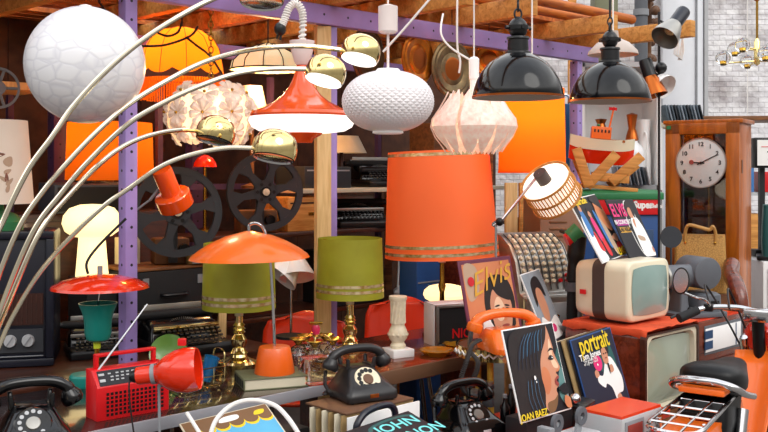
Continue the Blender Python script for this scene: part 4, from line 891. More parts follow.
# two sleeves leaning on the white television
X, S = pose((569, 206), (594, 198.5), (628, 259), (602, 268), 4.05); X.translation.z += .022
sleeve('tilted colourful sleeve of dressed figures leaning left behind the cream television', X, S, S, [
    ('ink', R4), ('white_ink', sp2([(.02, .02), (.04, .5), (.12, .72), (.2, .6), (.22, .3), (.3, .03)])), ('blue_ink', sp2([(.12, .4), (.14, .8), (.24, .82), (.26, .5)])), ('red_ink', sp2([(.2, .2), (.24, .45), (.3, .4), (.32, .16)])),
    ('skin', ell(.2, .84, .05, .06)), ('pink_ink', sp2([(.36, .3), (.36, .62), (.46, .66), (.48, .3)])), ('red_ink', sp2([(.38, .08), (.37, .3), (.47, .32), (.48, .08)])), ('skin', ell(.42, .72, .05, .06)), ('hair', sp2([(.36, .72), (.42, .83), (.49, .72), (.42, .77)])),
    ('blue_ink', sp2([(.55, .2), (.56, .7), (.62, .74), (.66, .5), (.65, .2)])), ('print_tan', sp2([(.62, .1), (.66, .7), (.74, .72), (.76, .12)])), ('peach', sp2([(.7, .6), (.74, .96), (.94, .97), (.97, .5), (.85, .4)])), ('hair', sp2([(.66, .92), (.76, .985), (.97, .98), (.95, .75), (.84, .8)])), ('skin', sp2([(.75, .3), (.9, .35), (.97, .3), (.88, .22)])), ('red_ink', sp2([(.8, .05), (.8, .2), (.95, .2), (.95, .05)]))], 'white',
    texts=[('Hitparade', .042, 'yellow_ink', .26, .93, dict(bold=.001)), ('LIVE', .045, 'yellow_ink', .82, .07, dict(bold=.0015))])
X, S = pose((606, 208), (633, 205.5), (657, 262), (630, 265), 4.2); X.translation.z += .028
sleeve('dark sleeve with white suited singer before the red Super sign', X, S, S, [
    ('ink', R4), ('magenta_ink', rect(.05, .56, .48, .66)), ('gold_ink', rect(.07, .44, .46, .53)), ('white_ink', ell(.64, .5, .2, .48, 28)), ('ink', ell(.64, .5, .18, .455, 28)),
    ('white_ink', sp2([(.6, .02), (.55, .4), (.58, .62), (.68, .7), (.82, .68), (.93, .5), (.97, .2), (.95, .02)])), ('skin', sp2([(.6, .7), (.6, .84), (.68, .9), (.74, .82), (.72, .68)])), ('hair', sp2([(.57, .78), (.58, .93), (.7, .97), (.8, .88), (.79, .68), (.73, .72), (.72, .84), (.64, .85)])), ('skin', sp2([(.63, .62), (.66, .5), (.72, .66)])), ('print_tan', sp2([(.62, .3), (.6, .38), (.8, .34), (.8, .28)])), ('skin', ell(.95, .12, .03, .05))], 'ink',
    texts=[('ELVIS', .085, 'pink_ink', .27, .8, dict(bold=.002, sx=.75)), ('IN CONCERT', .027, 'white_ink', .265, .61, dict(bold=.0005)), ('LAS VEGAS', .026, 'ink', .265, .485, dict(bold=.0005))])

# blue sleeve in the bottom row
X, S = pose((180.5, 424), (265, 403), (306, 462), (216, 488), 2.72)
def scal():
    o = []
    pts = [(0, 1), (1, 1), (1, .84)]; n = 6
    for i in range(n):
        for j in range(7): a = PI * j / 6; pts.append((1 - (i + .5) / n + math.cos(a) * .5 / n, .84 - .08 * math.sin(a) + (.0)))
    return pts
sc_ = scal(); sc2 = [(x, y - .035 if y < .97 else y) for x, y in sc_]
sleeve('sky blue record sleeve with scalloped brown awning print at the bottom', X, S, S, [
    ('sky_ink', R4), ('yellow_ink', sc2), ('brown_ink', sc_), ('white_ink', sp2([(.4, .86), (.45, .93), (.62, .93), (.6, .86)])), ('yellow_ink', sp2([(.8, .86), (.83, .92), (.93, .92), (.9, .86)])),
    ('red_ink', ell(.44, .42, .14, .13)), ('hair', ell(.42, .46, .1, .1)), ('skin', ell(.45, .36, .08, .09)), ('gold_ink', ell(.78, .44, .05, .08)), ('skin', ell(.78, .38, .04, .05)), ('white_ink', sp2([(.68, .0), (.72, .3), (.84, .3), (.88, 0)])), ('red_ink', sp2([(.3, .02), (.34, .26), (.56, .28), (.6, .02)]))], 'cream_card')

# neon lettered black sleeve and case handle
cs = thing('carry_case', 'black carry case with curved handle behind the neon lettered sleeve', 'case', ST(.085, -1.065, .421), 44)
MB().box((0, 0, .145), (.34, .1, .29)).build('case_body', 'black_matte', cs, bevel=.01)
MB().tube(spl([(-.075, 0, .288), (-.07, 0, .325), (-.03, 0, .355), (.05, 0, .362), (.085, 0, .34), (.09, 0, .288)], 6), .011, 10).build('handle', 'navy', cs)
X, S = pose((342, 433), (407, 411), (470, 448), (400, 476), 2.74)
sleeve('black record sleeve with glowing cyan hand lettering below the black telephone', X, S, S, [('ink', R4), ('teal_dark', sp2([(.34, .42), (.32, .9), (.97, .92), (.97, .42)])), ('ink', sp2([(.37, .46), (.36, .87), (.95, .88), (.95, .46)]))], 'ink',
    texts=[('JOHN', .062, 'cyan_ink', .66, .8, dict(bold=.0008, sx=1.0)), ('LENNON', .062, 'cyan_ink', .68, .55, dict(bold=.0008, sx=.9))])

# singles case with red lettering
p = OZ(436, 347, .75); t = thing('record_case', 'black singles case with silver frame and red letters NICK', 'case', p, 22)
MB().box((.15, .06, .087), (.296, .12, .17)).build('case_body', 'black_matte', t)
g = MB()
for a in ((.15, 0, .004, .3, .02, .012), (.15, 0, .171, .3, .02, .012), (.005, 0, .087, .014, .02, .178), (.295, 0, .087, .014, .02, .178)): g.box(a[:3], a[3:])
g.build('silver_frame', 'silver', t, bevel=.003)
MB().box((-.0015, .065, .088), (.003, .11, .176)).build('side_panel', 'white', t, bevel=.001); MB().box((.15, .065, .1785), (.3, .11, .003)).build('top_panel', 'white', t, bevel=.001)
text('lettering', 'NICK', .058, 'red_plastic', t, T(.075, -.0005, .05) @ RX(90), ext=.001, bold=.001, align='LEFT', sx=.9)
# amber ashtray glass bowls beside the case
for px, py, sc_, lb in ((437, 352, 1., 'amber glass bowl lying before the NICK case'), (458, 345, .9, 'second amber glass bowl nearer the brass stand')):
    o = MB().lathe([(0, 0), (.05, 0), (.075, .022), (.07, .024), (.046, .008), (0, .008)], 12).build('glass_bowl', 'amber_glass'); o.scale = (sc_,) * 3
    tag(o, lb, 'bowl'); o.location = OZ(px, py + 3, .75)

# row of sleeves in the box below the second telephone
def lprow(n, base, step, R, size, mats, label0, group, name='record_sleeve', h=None):
    for i in range(n):
        o = MB().box((0, 0, (h or size) / 2), (size, .0045 + .001 * (i % 3), h or size)).build(name, mats[i % len(mats)], None, bevel=.0008)
        place(o, base + step * i, 0, R); tag(o, label0, 'record sleeve', group)
X44 = RZ(44)
b0 = ST(.17, -.97, .43)
bx = thing('record_box', 'open wooden box holding sleeves under the black telephone', 'box', ST(.21, -.86, .42), 44)
g = MB().box((0, 0, .006), (.36, .3, .012)).box((-.174, 0, .07), (.012, .3, .14)).box((.174, 0, .07), (.012, .3, .14)).box((0, .144, .07), (.36, .012, .14)).box((0, -.144, .05), (.36, .012, .1)); g.build('box_body', 'pine', bx, bevel=.002)
for i in range(7):
    o = MB().box((0, 0, .155), (.318, .006, .31)).build('record_sleeve', 'white' if i == 0 else ('kraft' if i % 2 else 'cream_card'), None, bevel=.001)
    place(o, ST(.205, -.985 + .03 * i, .433), 44); tag(o, 'white record sleeve at the front of the box under the telephone' if i == 0 else 'kraft edged record sleeve packed behind the white one', 'record sleeve', None if i == 0 else 'sleeves in the box under the telephone')
o = MB().box((0, 0, .003), (.3, .2, .006)).build('cardboard_sheet', 'brown', None, bevel=.001); tag(place(o, ST(.21, -.865, .744), 44), 'cardboard sheet under the black telephone on the record box', 'board')

# sleeves behind the two front portraits
for i in range(6):
    o = MB().box((PS / 2, PS / 2, 0), (PS, PS, .004 + .001 * (i % 2))).build('record_sleeve', ('ink', 'kraft', 'black_matte', 'brown_ink', 'cream_card', 'kraft')[i], None, bevel=.0008)
    o.matrix_world = PX @ T(-.004 - .02 * i, .004, -.012 - .011 * i); tag(o, 'plain record sleeve standing in the row behind the portrait sleeve', 'record sleeve', 'sleeves standing behind the portrait sleeve')
# ================================================================ TELEPHONES
def phone(label, loc, rz, m, dial_plate='white', s_=1., coil=True, col_dial='black'):
    t = thing('rotary_telephone', label, 'telephone', loc, rz)
    t.matrix_world = t.matrix_world @ SC(s_, s_, s_)
    g = MB().loft([rrect(.2, .19, .02, 4, .006), rrect(.205, .195, .02, 4, .016), rrect(.2, .19, .022, 4, .036), rrect(.16, .15, .025, 4, .06, 0, .012), rrect(.115, .1, .022, 4, .095, 0, .03), rrect(.105, .075, .02, 4, .108, 0, .035)])
    for i in (-1, 1):
        for j in (-1, 1): g.cyl((i * .08, j * .075, 0), (i * .08, j * .075, .01), .01, n=10)
    g.build('body', m, t, ang=50)
    for i in (-1, 1):
        g = MB()
        for j in (-1, 1): g.loft([rrect(.016, .014, .004, 2, .1, i * .05, .035 + j * .028), rrect(.013, .01, .004, 2, .14, i * .054, .035 + j * .034)])
        g.box((i * .05, .035, .108), (.02, .07, .012))
        g.build('cradle', m, t, bevel=.002)
    X = T(0, -.048, .072) @ RX(50)
    d = MB().lathe([(0, -.012), (.05, -.012), (.05, 0), (.046, .004), (0, .004)], 40, X=X).build('dial', dial_plate, t)
    g = MB()
    for i in range(10): g.lathe([(0, .0042), (.0085 if col_dial == 'black' else .0058, .0042), (.0085 if col_dial == 'black' else .0058, .0055), (0, .0055)], 14, X=X @ T(.035 * math.cos(math.radians(60 + 28 * i)), .035 * math.sin(math.radians(60 + 28 * i)), 0))
    g.build('finger_holes', col_dial, d); MB().lathe([(0, .004), (.02, .004), (.018, .008), (0, .009)], 28, X=X).build('dial_centre', 'silver' if dial_plate != 'ivory' else 'brown', d)
    MB().tube([(.035, -.06, .055), (.05, -.07, .045)], .003, 6).build('finger_stop', 'chrome', t)
    pts = spl([(-.102, .035, .125), (-.092, .035, .15), (-.046, .035, .168), (.046, .035, .168), (.092, .035, .15), (.102, .035, .125)], 8)
    hs = MB().tube(pts, [.015 + .004 * abs(i / (len(pts) - 1) * 2 - 1) for i in range(len(pts))], 14).build('handset', m, t)
    for i in (-1, 1):
        MB().lathe([(0, -.026), (.026, -.026), (.03, -.018), (.03, -.004), (.02, .014), (0, .02)], 24, X=T(i * .103, .035, .126) @ RY(-i * 24)).build('ear_cup' if i < 0 else 'mouthpiece', m, hs)
    MB().box((0, -.0965, .024), (.035, .003, .014)).build('number_plate', 'copper' if dial_plate == 'ivory' else 'grey_pale', t, bevel=.001)
    if coil:
        g = MB(); base = spl([(-.125, .035, .1), (-.135, .02, .06), (-.13, .0, .03), (-.12, .06, .012), (-.09, .1, .012)], 10); hel = []
        n = len(base)
        for i in range((n - 1) * 6):
            u = i / 6; a = int(u); p = base[a].lerp(base[a + 1], u - a); an = i * PI / 3 * 1.0
            hel.append(p + Vector((.006 * math.cos(an), .006 * math.sin(an), 0)))
        g.tube(hel, .0022, 5); g.build('coiled_cord', m, hs)
    return t
phone('black rotary telephone in front of the navy radio cabinet', OZ(32, 446, .75), 24, 'bakelite', 'bakelite', col_dial='grey_pale')
phone('worn black rotary telephone with cream dial on the record box', ST(.24, -.838, .7505), 30, 'bakelite_dull', 'ivory', .93)
phone('glossy black rotary telephone lower down beside the brass stand', ST(.53, -1.06, TZ), 35, 'bakelite', 'bakelite', .96, col_dial='grey_pale')
# tall brass stand with orange push phone
sp_ = ST(.99, -.82, 0); t = thing('plant_stand', 'brass rimmed round stand carrying the orange telephone', 'stand', sp_)
MB().lathe([(0, .795), (.165, .795), (.165, .825), (.16, .83), (0, .83)], 48).build('stand_top', 'brown', t); MB().lathe([(.164, .79), (.172, .79), (.172, .834), (.164, .834)], 48, closed=True).build('brass_rim', 'brass_shiny', t)
for a in (248, 8, 128):
    c, s_ = math.cos(math.radians(a)), math.sin(math.radians(a)); MB().tube([(.13 * c, .1 * s_, .8), (.1 * c, .08 * s_, 0)], .0125, 12).build('leg', 'brass_matte', t)
MB().tube([(.178 * math.cos(math.radians(185 + i * 5)), .178 * math.sin(math.radians(185 + i * 5)), .806 + .013 * (i % 2)) for i in range(35)], .004, 6).build('fringe_edge', 'white', t)
op = L(509, 0, 3.56); t = thing('push_telephone', 'orange telephone with handset lying across on the brass stand', 'telephone', (op.x, 3.56, .835), 18)
MB().loft([rrect(.19, .2, .03, 4, 0), rrect(.195, .205, .03, 4, .02), rrect(.18, .17, .03, 4, .05, 0, .01), rrect(.15, .11, .03, 4, .075, 0, .02)]).build('body', 'orange_paint', t, ang=50)
MB().lathe([(0, 0), (.043, 0), (.045, .004), (.04, .008), (0, .01)], 32, X=T(.015, -.062, .044) @ RX(28)).build('dial', 'brick_shade', t)
pts = spl([(-.125, .04, .085), (-.1, .04, .115), (-.04, .04, .13), (.04, .04, .13), (.1, .04, .115), (.125, .04, .085)], 6)
hs = MB().tube(pts, [.017 + .006 * abs(i / (len(pts) - 1) * 2 - 1) for i in range(len(pts))], 14).build('handset', 'orange_paint', t)
for i in (-1, 1): MB().lathe([(0, -.03), (.026, -.03), (.031, -.02), (.03, 0), (0, .02)], 24, X=T(i * .118, .04, .094) @ RY(-i * 20)).build('ear_cup' if i < 0 else 'mouthpiece', 'orange_paint', hs)
g = MB(); o0 = Vector((op.x, 3.56, .835)); pl = [L(471, 333, 3.52), L(470, 350, 3.45), L(478, 362, 3.42), L(474, 378, 3.4), L(466, 392, 3.4), L(461, 380, 3.4), L(467, 360, 3.42), L(472, 345, 3.45), L(480, 340, 3.47)]
base = spl([RZ(-18).to_3x3() @ (q - o0) for q in pl], 12); hel = []
for i in range((len(base) - 1) * 5):
    u = i / 5; a = int(u); q = base[a].lerp(base[a + 1], u - a); an = i * 1.25; hel.append(q + Vector((.0075 * math.cos(an), .0075 * math.sin(an), .003 * math.sin(an))))
g.tube(hel, .0032, 5); g.build('coiled_cord', 'cable_dark', hs)

# ================================================================ TYPEWRITERS
key = MB().lathe([(0, 0), (.0065, 0), (.0075, .003), (.0065, .005), (0, .0045)], 12).build('key', 'black', None)
keyw = MB().lathe([(0, 0), (.0065, 0), (.0075, .003), (.0065, .005), (0, .0045)], 12).build('key', 'ivory', None)
def typewriter(label, loc, rz, strip='brass_shiny', keys=True, s_=1., kk=None):
    t = thing('typewriter', label, 'typewriter', loc, rz, 'typewriters of the stall'); t.matrix_world = t.matrix_world @ SC(s_, s_, s_)
    MB().loft([rrect(.33, .32, .02, 3, 0), rrect(.33, .32, .02, 3, .03), rrect(.31, .3, .02, 3, .045)]).build('base', 'black', t, bevel=.003)
    MB().loft([rrect(.31, .17, .015, 3, .04, 0, .065), rrect(.3, .15, .015, 3, .1, 0, .07), rrect(.27, .11, .015, 3, .125, 0, .08)]).build('cover', 'enamel_black', t, ang=50)
    MB().box((0, -.024, .1), (.29, .01, .018), X=RX(0)).build('front_strip', strip, t, bevel=.002)
    MB().cyl((-.17, .1, .14), (.17, .1, .14), .02, n=20).build('platen', 'black_matte', t)
    for i in (-1, 1): MB().cyl((i * .17, .1, .14), (i * .2, .1, .14), .016, n=16).build('carriage_knob', 'steel_dark', t)
    MB().box((-.185, .07, .16), (.008, .06, .006)).build('return_lever', 'chrome', t)
    MB().box((0, .13, .155), (.26, .004, .05), X=RX(0)).build('paper_rest', 'silver', t, bevel=.002)
    g = MB()
    for i in range(18): a = math.radians(20 + i * 140 / 17); g.tube([(.015 * math.cos(a), .03, .108), (.07 * math.cos(a), .03 - .01, .1 + .035 * math.sin(a))], .0018, 4)
    g.build('type_bars', 'silver', t)
    if keys:
        for r in range(4):
            for c in range(11): pdup(kk or key, t, T(-.125 + c * .024 + r * .005, -.132 + r * .028, .052 + r * .011) @ RX(12) @ SC(1.25, 1.25, 1.25))
        MB().box((0, -.152, .05), (.17, .012, .006)).build('space_bar', 'black_matte', t, bevel=.002)
    return t
typewriter('black typewriter with gold strip right of the front purple post', ST(.28, .31, .751), 34, keys=True)
typewriter('black typewriter on the lower rack shelf behind the right olive lamp', L(359, 0, 5.6).to_2d().to_3d() + Vector((0, 0, 1.181)), 18, 'silver')
typewriter('black typewriter with pale keys behind the teal cup of the dish lamp', ST(-.02, .48, .751), 24, 'silver', s_=.8)
typewriter('dark typewriter on the upper rack shelf left of the big drum shade', ST(2.05, .95, 1.411), 30, 'steel_dark')
bpy.data.objects.remove(key); bpy.data.objects.remove(keyw)

# ================================================================ FILM REELS ON PROJECTORS
def reel(label, px, py, Y, r, rz, m='charcoal'):
    p = L(px, py, Y); t = thing('film_reel', label, 'film reel', p, rz, 'large film reels'); X = RX(90)
    for sd in (-1, 1):
        g = MB(); z0, z1 = (sd * .012 - .0012, sd * .012 + .0012)
        g.lathe([(r * .84, z0), (r, z0), (r, z1), (r * .84, z1)], 72, closed=True, X=X)
        g.lathe([(r * .12, z0), (r * .3, z0), (r * .3, z1), (r * .12, z1)], 36, closed=True, X=X)
        for i in range(6):
            a = math.radians(60 * i + 12); d = .2
            pts = [(r * .28 * math.cos(a - .42), r * .28 * math.sin(a - .42)), (r * .6 * math.cos(a - .13), r * .6 * math.sin(a - .13)), (r * .86 * math.cos(a - .24), r * .86 * math.sin(a - .24)), (r * .86 * math.cos(a + .24), r * .86 * math.sin(a + .24)), (r * .6 * math.cos(a + .13), r * .6 * math.sin(a + .13)), (r * .28 * math.cos(a + .42), r * .28 * math.sin(a + .42))]
            g.prism(pts, z0, z1, 0, X)
        g.lathe([(r * .975, z0 - .002), (r, z0 - .002), (r, z1 + .002), (r * .975, z1 + .002)], 72, closed=True, X=X)
        g.build('flange', m, t, bevel=0)
    MB().lathe([(0, -.02), (r * .14, -.02), (r * .14, .02), (0, .02)], 32, X=X).build('core', 'black', t)
    MB().lathe([(0, .02), (r * .09, .02), (r * .09, .026), (r * .03, .03), (0, .03)], 20, X=X).build('spindle_cap', 'ivory', t)
    for i in range(6): a = math.radians(60 * i); MB().lathe([(0, .0135), (r * .045, .0135), (r * .045, .0145), (0, .0145)], 14, X=X @ T(r * .215 * math.cos(a), r * .215 * math.sin(a), 0)).build('drive_hole', 'black', t)
    return t, p
def projector(label, p, rz, zb, body=(.26, .2, .3)):
    t = thing('film_projector', label, 'projector', (p.x, p.y, zb), rz); R = RZ(-rz).to_3x3(); c = Vector((0, 0, p.z - zb))
    b = MB().box((0, .1 + body[1] / 2, body[2] / 2), body); b.build('housing', 'bin_brown', t, bevel=.012)
    MB().box((0, .09, c.z / 2 + .01), (.04, .03, c.z)).build('reel_arm', 'charcoal', t, bevel=.005); MB().cyl((0, .09, c.z), (0, .0215, c.z), .008, n=12).build('spindle', 'chrome', t)
    MB().cyl((.05, .12, .07), (.05, .06, .07), .025, n=24).build('lens', 'black', t)
    return t
_, p = reel('large dark film reel behind the orange cylinder spotlight', 177, 212, 4.25, .202, 24); projector('film projector holding the left film reel', p, 24, 1.077, (.16, .12, .12))
_, p = reel('dark film reel right of the lower arc lamp head', 265, 192, 4.85, .2, 24); projector('film projector holding the right film reel', p, 24, 1.181, (.2, .14, .12))

# ================================================================ RADIO CABINET AND BOXES AT THE LEFT
t = thing('radio_cabinet', 'large dark navy radio cabinet with two pale knobs behind the black telephone', 'radio', (-1.52, 3.62, .752), 14)
MB().box((0, .14, .26), (.50, .27, .52)).build('cabinet', 'navy', t, bevel=.012)
g = MB().box((0, -.003, .505), (.5, .02, .03)).box((0, -.003, .015), (.5, .02, .03)).box((-.24, -.003, .26), (.02, .02, .46)).box((.235, -.003, .26), (.03, .02, .46)); g.build('front_frame', 'navy', t, bevel=.005)
MB().box((.0, .0, .22), (.42, .008, .12)).build('speaker_cloth', 'cloth_dark', t); 
g = MB()
for i in range(24): g.box((-.2 + i * .0175, -.005, .22), (.004, .004, .11))
g.build('grille_bars', 'wood_dark', t); MB().box((0, .0, .1), (.42, .008, .09)).build('control_panel', 'charcoal', t)
for x in (-.08, .09, .155):
    kb = MB().lathe([(0, 0), (.024, 0), (.021, .018), (0, .019)], 28, X=T(x, -.004, .1) @ RX(90)).build('knob', 'grey_pale', t); MB().box((x, -.0245, .1), (.005, .004, .04), X=T(x, 0, .1) @ RY(35) @ T(-x, 0, -.1)).build('pointer', 'grey', kb)
MB().box((0, -.002, .04), (.42, .004, .004)).build('trim_line', 'grey', t)
p = L(97, 192, 4.5); t = thing('speaker', 'long black speaker box lying tilted below the orange shade', 'speaker', (p.x, p.y - .06, 1.318), 40, R=RZ(40) @ RX(3))
MB().box((0, .06, .06), (.40, .2, .13)).build('box', 'speaker_grey', t, bevel=.004); MB().box((0, -.0415, .06), (.37, .003, .11)).build('grille', 'black_matte', t)
MB().tube([(-.06, .06, .12), (.0, .03, .135), (.06, .07, .128), (.14, .06, .124)], .006, 6).build('cable', 'cable_dark', t)
st = thing('suitcase', 'dark suitcase with brown top behind the red dish lamp', 'suitcase', ST(.38, .70, .752), 44)
MB().box((0, 0, .155), (.42, .28, .31)).build('case', 'black_matte', st, bevel=.012); MB().box((0, 0, .317), (.42, .28, .014)).build('lid', 'wood_mid', st, bevel=.004)
g = MB().tube(spl([(-.06, -.14, .2), (-.05, -.165, .2), (.05, -.165, .2), (.06, -.14, .2)], 5), .008, 8); g.build('handle', 'black', st)
for x in (-.14, .14): MB().box((x, -.142, .26), (.03, .006, .04)).build('latch', 'grey', st)
p = L(152, 0, 4.2); t = thing('wicker_tray', 'brown wicker tray with grey front right of the purple post', 'tray', ST(.55, .6, 1.079), 38); t.scale = (.75, .75, .9)
MB().loft([rrect(.2, .14, .02, 3, 0), rrect(.22, .16, .02, 3, .05)]).build('tray_body', 'kraft', t); MB().box((0, -.079, .024), (.19, .006, .04)).build('label_plate', 'grey', t); MB().sph((0, 0, .045), .09, 20, k=(1, .7, .35)).build('woven_lid', 'tan', t)
o = MB().box((0, 0, .06), (.09, .07, .12)).build('white_box', 'cream_card', None, bevel=.003); tag(place(o, ST(.24, .72, 1.086), 44), 'small pale box right of the cream mushroom lamp', 'box')
t = thing('brass_bell', 'small brass bell on the pale box beside the mushroom lamp', 'bell', ST(.24, .72, 1.208), 0); MB().lathe([(.03, 0), (.026, .015), (.018, .035), (.01, .045), (.006, .06), (0, .062)], 24).build('bell', 'brass_shiny', t)
o = MB().prism([(-.02, 0), (.02, 0), (.022, .12), (-.012, .12)], -.015, .015, X=RX(90)).build('wood_offcut', 'pine_pale', None, bevel=.004); tag(place(o, OZ(183, 331, .85) * 1, 20), 'pale wooden wedge beyond the gold strip typewriter', 'wood block'); o.location = ST(.5, .36, .766)
# dark boxes along the back table
def dbox(name, label, s0, d0, z0, w_, dd, hh, m, rz=44, cat='box', trim=None):
    t = thing(name, label, cat, ST(s0, d0, z0), rz); MB().box((0, 0, hh / 2), (w_, dd, hh)).build('body', m, t, bevel=.006)
    if trim: MB().box((0, -dd / 2 - .002, hh * .82), (w_ * .9, .004, .008)).build('trim_strip', trim, t); MB().box((0, -dd / 2 - .004, hh * .5), (w_ * .16, .008, .016)).build('clasp', 'brass', t)
    return t
dbox('wooden_chest', 'brown wooden chest under the right film projector', 1.0, .95, .752, .3, .26, .24, 'wood_dark', trim='grey'); dbox('record_player', 'black record player box behind the right olive lamp', 1.75, .96, .752, .36, .3, .3, 'black_matte', trim='grey')
dbox('wooden_box', 'reddish box behind the twin rod desk lamp', 2.35, .62, 0, .22, .26, 1.12, 'wood_red', trim='brass'); dbox('blue_case', 'blue upright case seen under the big orange drum shade', 2.02, .6, 0, .2, .14, 1.07, 'blue_deep', 44, 'case', trim='grey')
dbox('drawer_box', 'orange wooden drawer box on the lower rack shelf behind the pine post', 1.42, .95, 1.18, .34, .22, .185, 'pine', trim='wood_dark'); dbox('drawer_box', 'light wooden box right of the shelf typewriter', 2.27, .95, 1.18, .26, .22, .15, 'pine_orange', trim='wood_dark')
dbox('tape_recorder', 'grey hump shaped tape recorder on the pale edged shelf', 1.52, .95, 1.41, .34, .26, .12, 'charcoal', cat='recorder', trim='grey_pale')
for i, (s_, m, hh, lb) in enumerate([(-1.2, 'black', .22, 'black box at the far left on the high shelf'), (-.88, 'bin_brown', .14, 'brown box on the high shelf behind the globe'), (-.55, 'black_matte', .25, 'black tall box on the high shelf by the globe'), (-.22, 'wood_mid', .12, 'wooden box on the high shelf right of the globe')]):
    dbox('storage_box', lb, s_, 1.5, 1.93, .26, .24, hh, m, trim='grey')
for i, (s_, m, w_, hh, lb) in enumerate([(2.6, 'wood_mid', .3, .4, 'wooden box on the pale shelf behind the big drum shade'), (2.95, 'pine_orange', .16, .5, 'tall wooden box at the right end of the pale shelf')]):
    dbox('storage_box', lb, s_, 1.0, 1.41, w_, .22, hh, m, trim='grey')
for i, (s_, m, w_, hh, lb) in enumerate([(2.66, 'black_matte', .4, .19, 'black box on the lower shelf behind the drum shade')]):
    dbox('storage_box', lb, s_, .96, 1.18, w_, .22, hh, m, trim='grey')
# small reel and horn at the far left top
t = thing('film_reel', 'pale grey film reel cut off at the left edge', 'film reel', L(-2, 88, 3.9), 24); g = MB(); X = RX(90)
g.lathe([(.075, -.01), (.085, -.01), (.085, .01), (.075, .01)], 48, closed=True, X=X).lathe([(.0, -.012), (.03, -.012), (.03, .012), (0, .012)], 24, X=X)
for i in range(5): a = 2 * PI * i / 5; g.tube([(.02 * math.cos(a), 0, .02 * math.sin(a)), (.08 * math.cos(a), 0, .08 * math.sin(a))], .006, 6)
g.build('reel', 'grey', t); MB().cyl((0, 0, 0), (0, .5, 0), .01, n=10).build('spindle', 'steel_dark', t)
# black hi-fi box below the left table with knobs
t = thing('amplifier', 'black amplifier with knobs under the edge of the left table', 'amplifier', ST(-.185, -.74, .421), 44)
MB().box((0, 0, .135), (.42, .18, .27)).build('case', 'black', t, bevel=.006)
g = MB()
for i in range(5): g.lathe([(0, 0), (.014, 0), (.012, .016), (0, .016)], 18, X=T(-.15 + .07 * i, -.1, .215) @ RX(90))
g.build('knobs', 'black_matte', t); MB().box((0, -.1012, .16), (.36, .003, .003)).build('silver_line', 'grey_pale', t)
g = MB().tube(spl([L(209, 440, 2.6), L(216, 420, 2.62), L(232, 405, 2.65), L(252, 400, 2.66), L(274, 405, 2.66), L(288, 418, 2.62), L(300, 436, 2.6)], 8), .0065, 8); tag(g.build('white_cable', 'cable_white'), 'arched thick white cable over the blue sleeve', 'cable')
g = MB().tube([L(187, 413, 2.68), L(204, 440, 2.6)], .0055, 8); tag(g.build('white_rod', 'cable_white'), 'thin white rod at the table edge left of the blue sleeve', 'rod')
# plexi box
t = thing('acrylic_box', 'clear acrylic box left of the worn telephone', 'box', OZ(314, 385, .75) + Vector((.02, .045, 0.001)), 30); MB().box((0, 0, .045), (.13, .1, .09)).build('clear_walls', 'glass', t, bevel=.002); 
g = MB().box((0, 0, .002), (.1, .07, .004)); g.build('red_base', 'red_orange', t)
# ================================================================ CASH REGISTER
p = ST(1.70, -.41, .752); t = thing('cash_register', 'silver antique cash register with rows of round keys', 'cash register', p, 24)
prof = [(-.2, 0), (.2, 0), (.2, .34), (.16, .42), (.08, .46), (0, .455), (-.08, .41), (-.13, .34), (-.155, .26), (-.17, .2), (-.2, .19)]
MB().prism([(x, z) for x, z in prof], -.15, .15, X=Matrix(((0, 0, 1, 0), (1, 0, 0, 0), (0, 1, 0, 0), (0, 0, 0, 1)))).build('housing', 'silver', t, bevel=.006, ang=40)
arc = [(0, .455), (-.08, .41), (-.13, .34), (-.155, .26), (-.166, .21)]
pa = spl([(0, y, z) for y, z in arc], 6); pts = []; acc = 0; last = pa[0]; nxt = .015
for q in pa[1:]:
    acc += (q - last).length; last = q
    if acc >= nxt: pts.append(q); nxt += .028
kb = MB().lathe([(0, -.004), (.0095, -.004), (.0095, .008), (.0075, .011), (0, .011)], 14).build('register_key', 'ivory', None)
kr = MB().lathe([(0, -.004), (.0095, -.004), (.0095, .008), (.0075, .011), (0, .011)], 14).build('register_key', 'red_plastic', None)
for c in range(7):
    for r, q in enumerate(pts[:10]):
        i = min(range(len(pa)), key=lambda n: (pa[n] - q).length); d = (pa[min(i + 1, len(pa) - 1)] - pa[max(0, i - 1)]).normalized(); n = Vector((0, d.z, -d.y)) if d.z < 0 else Vector((0, -d.z, d.y))
        n = Vector((0, -abs(d.z), abs(d.y)))
        pdup(kr if (r == 9 and c == 5) or (r > 7 and c == 6) else kb, t, T(-.114 + c * .038, q.y, q.z) @ n.to_track_quat('Z', 'X').to_matrix().to_4x4())
bpy.data.objects.remove(kb); bpy.data.objects.remove(kr)
g = MB()
for c in range(8): g.tube([(-.133 + c * .038, y - .004, z + .002) for _, y, z in pa], .0025, 5)
g.build('key_bars', 'steel_dark', t)
MB().box((0, -.21, .1), (.3, .03, .17)).build('cash_drawer', 'silver', t, bevel=.006)
g = MB().box((0, -.229, .1), (.26, .006, .12)); g.build('drawer_panel', 'grey_pale', t, bevel=.004); MB().lathe([(0, 0), (.014, 0), (.01, .02), (0, .022)], 16, X=T(0, -.23, .1) @ RX(90)).build('drawer_knob', 'brass', t)
# photograph and sleeve leaning before the register
X, S = pose((520, 274), (538, 266), (566, 336), (548, 345), 4.0, .26)
sleeve('pale photograph sleeve leaning before the cash register', X, S, S, [('sleeve_grey', R4), ('hair', sp2([(.2, .5), (.3, .85), (.7, .9), (.8, .6), (.5, .7)])), ('skin', sp2([(.35, .3), (.32, .6), (.45, .75), (.65, .7), (.68, .45), (.55, .28)])), ('white_ink', sp2([(.05, .03), (.2, .35), (.5, .25), (.9, .3), (.98, .03)])), ('pink_ink', ell(.6, .15, .12, .06))], 'white')
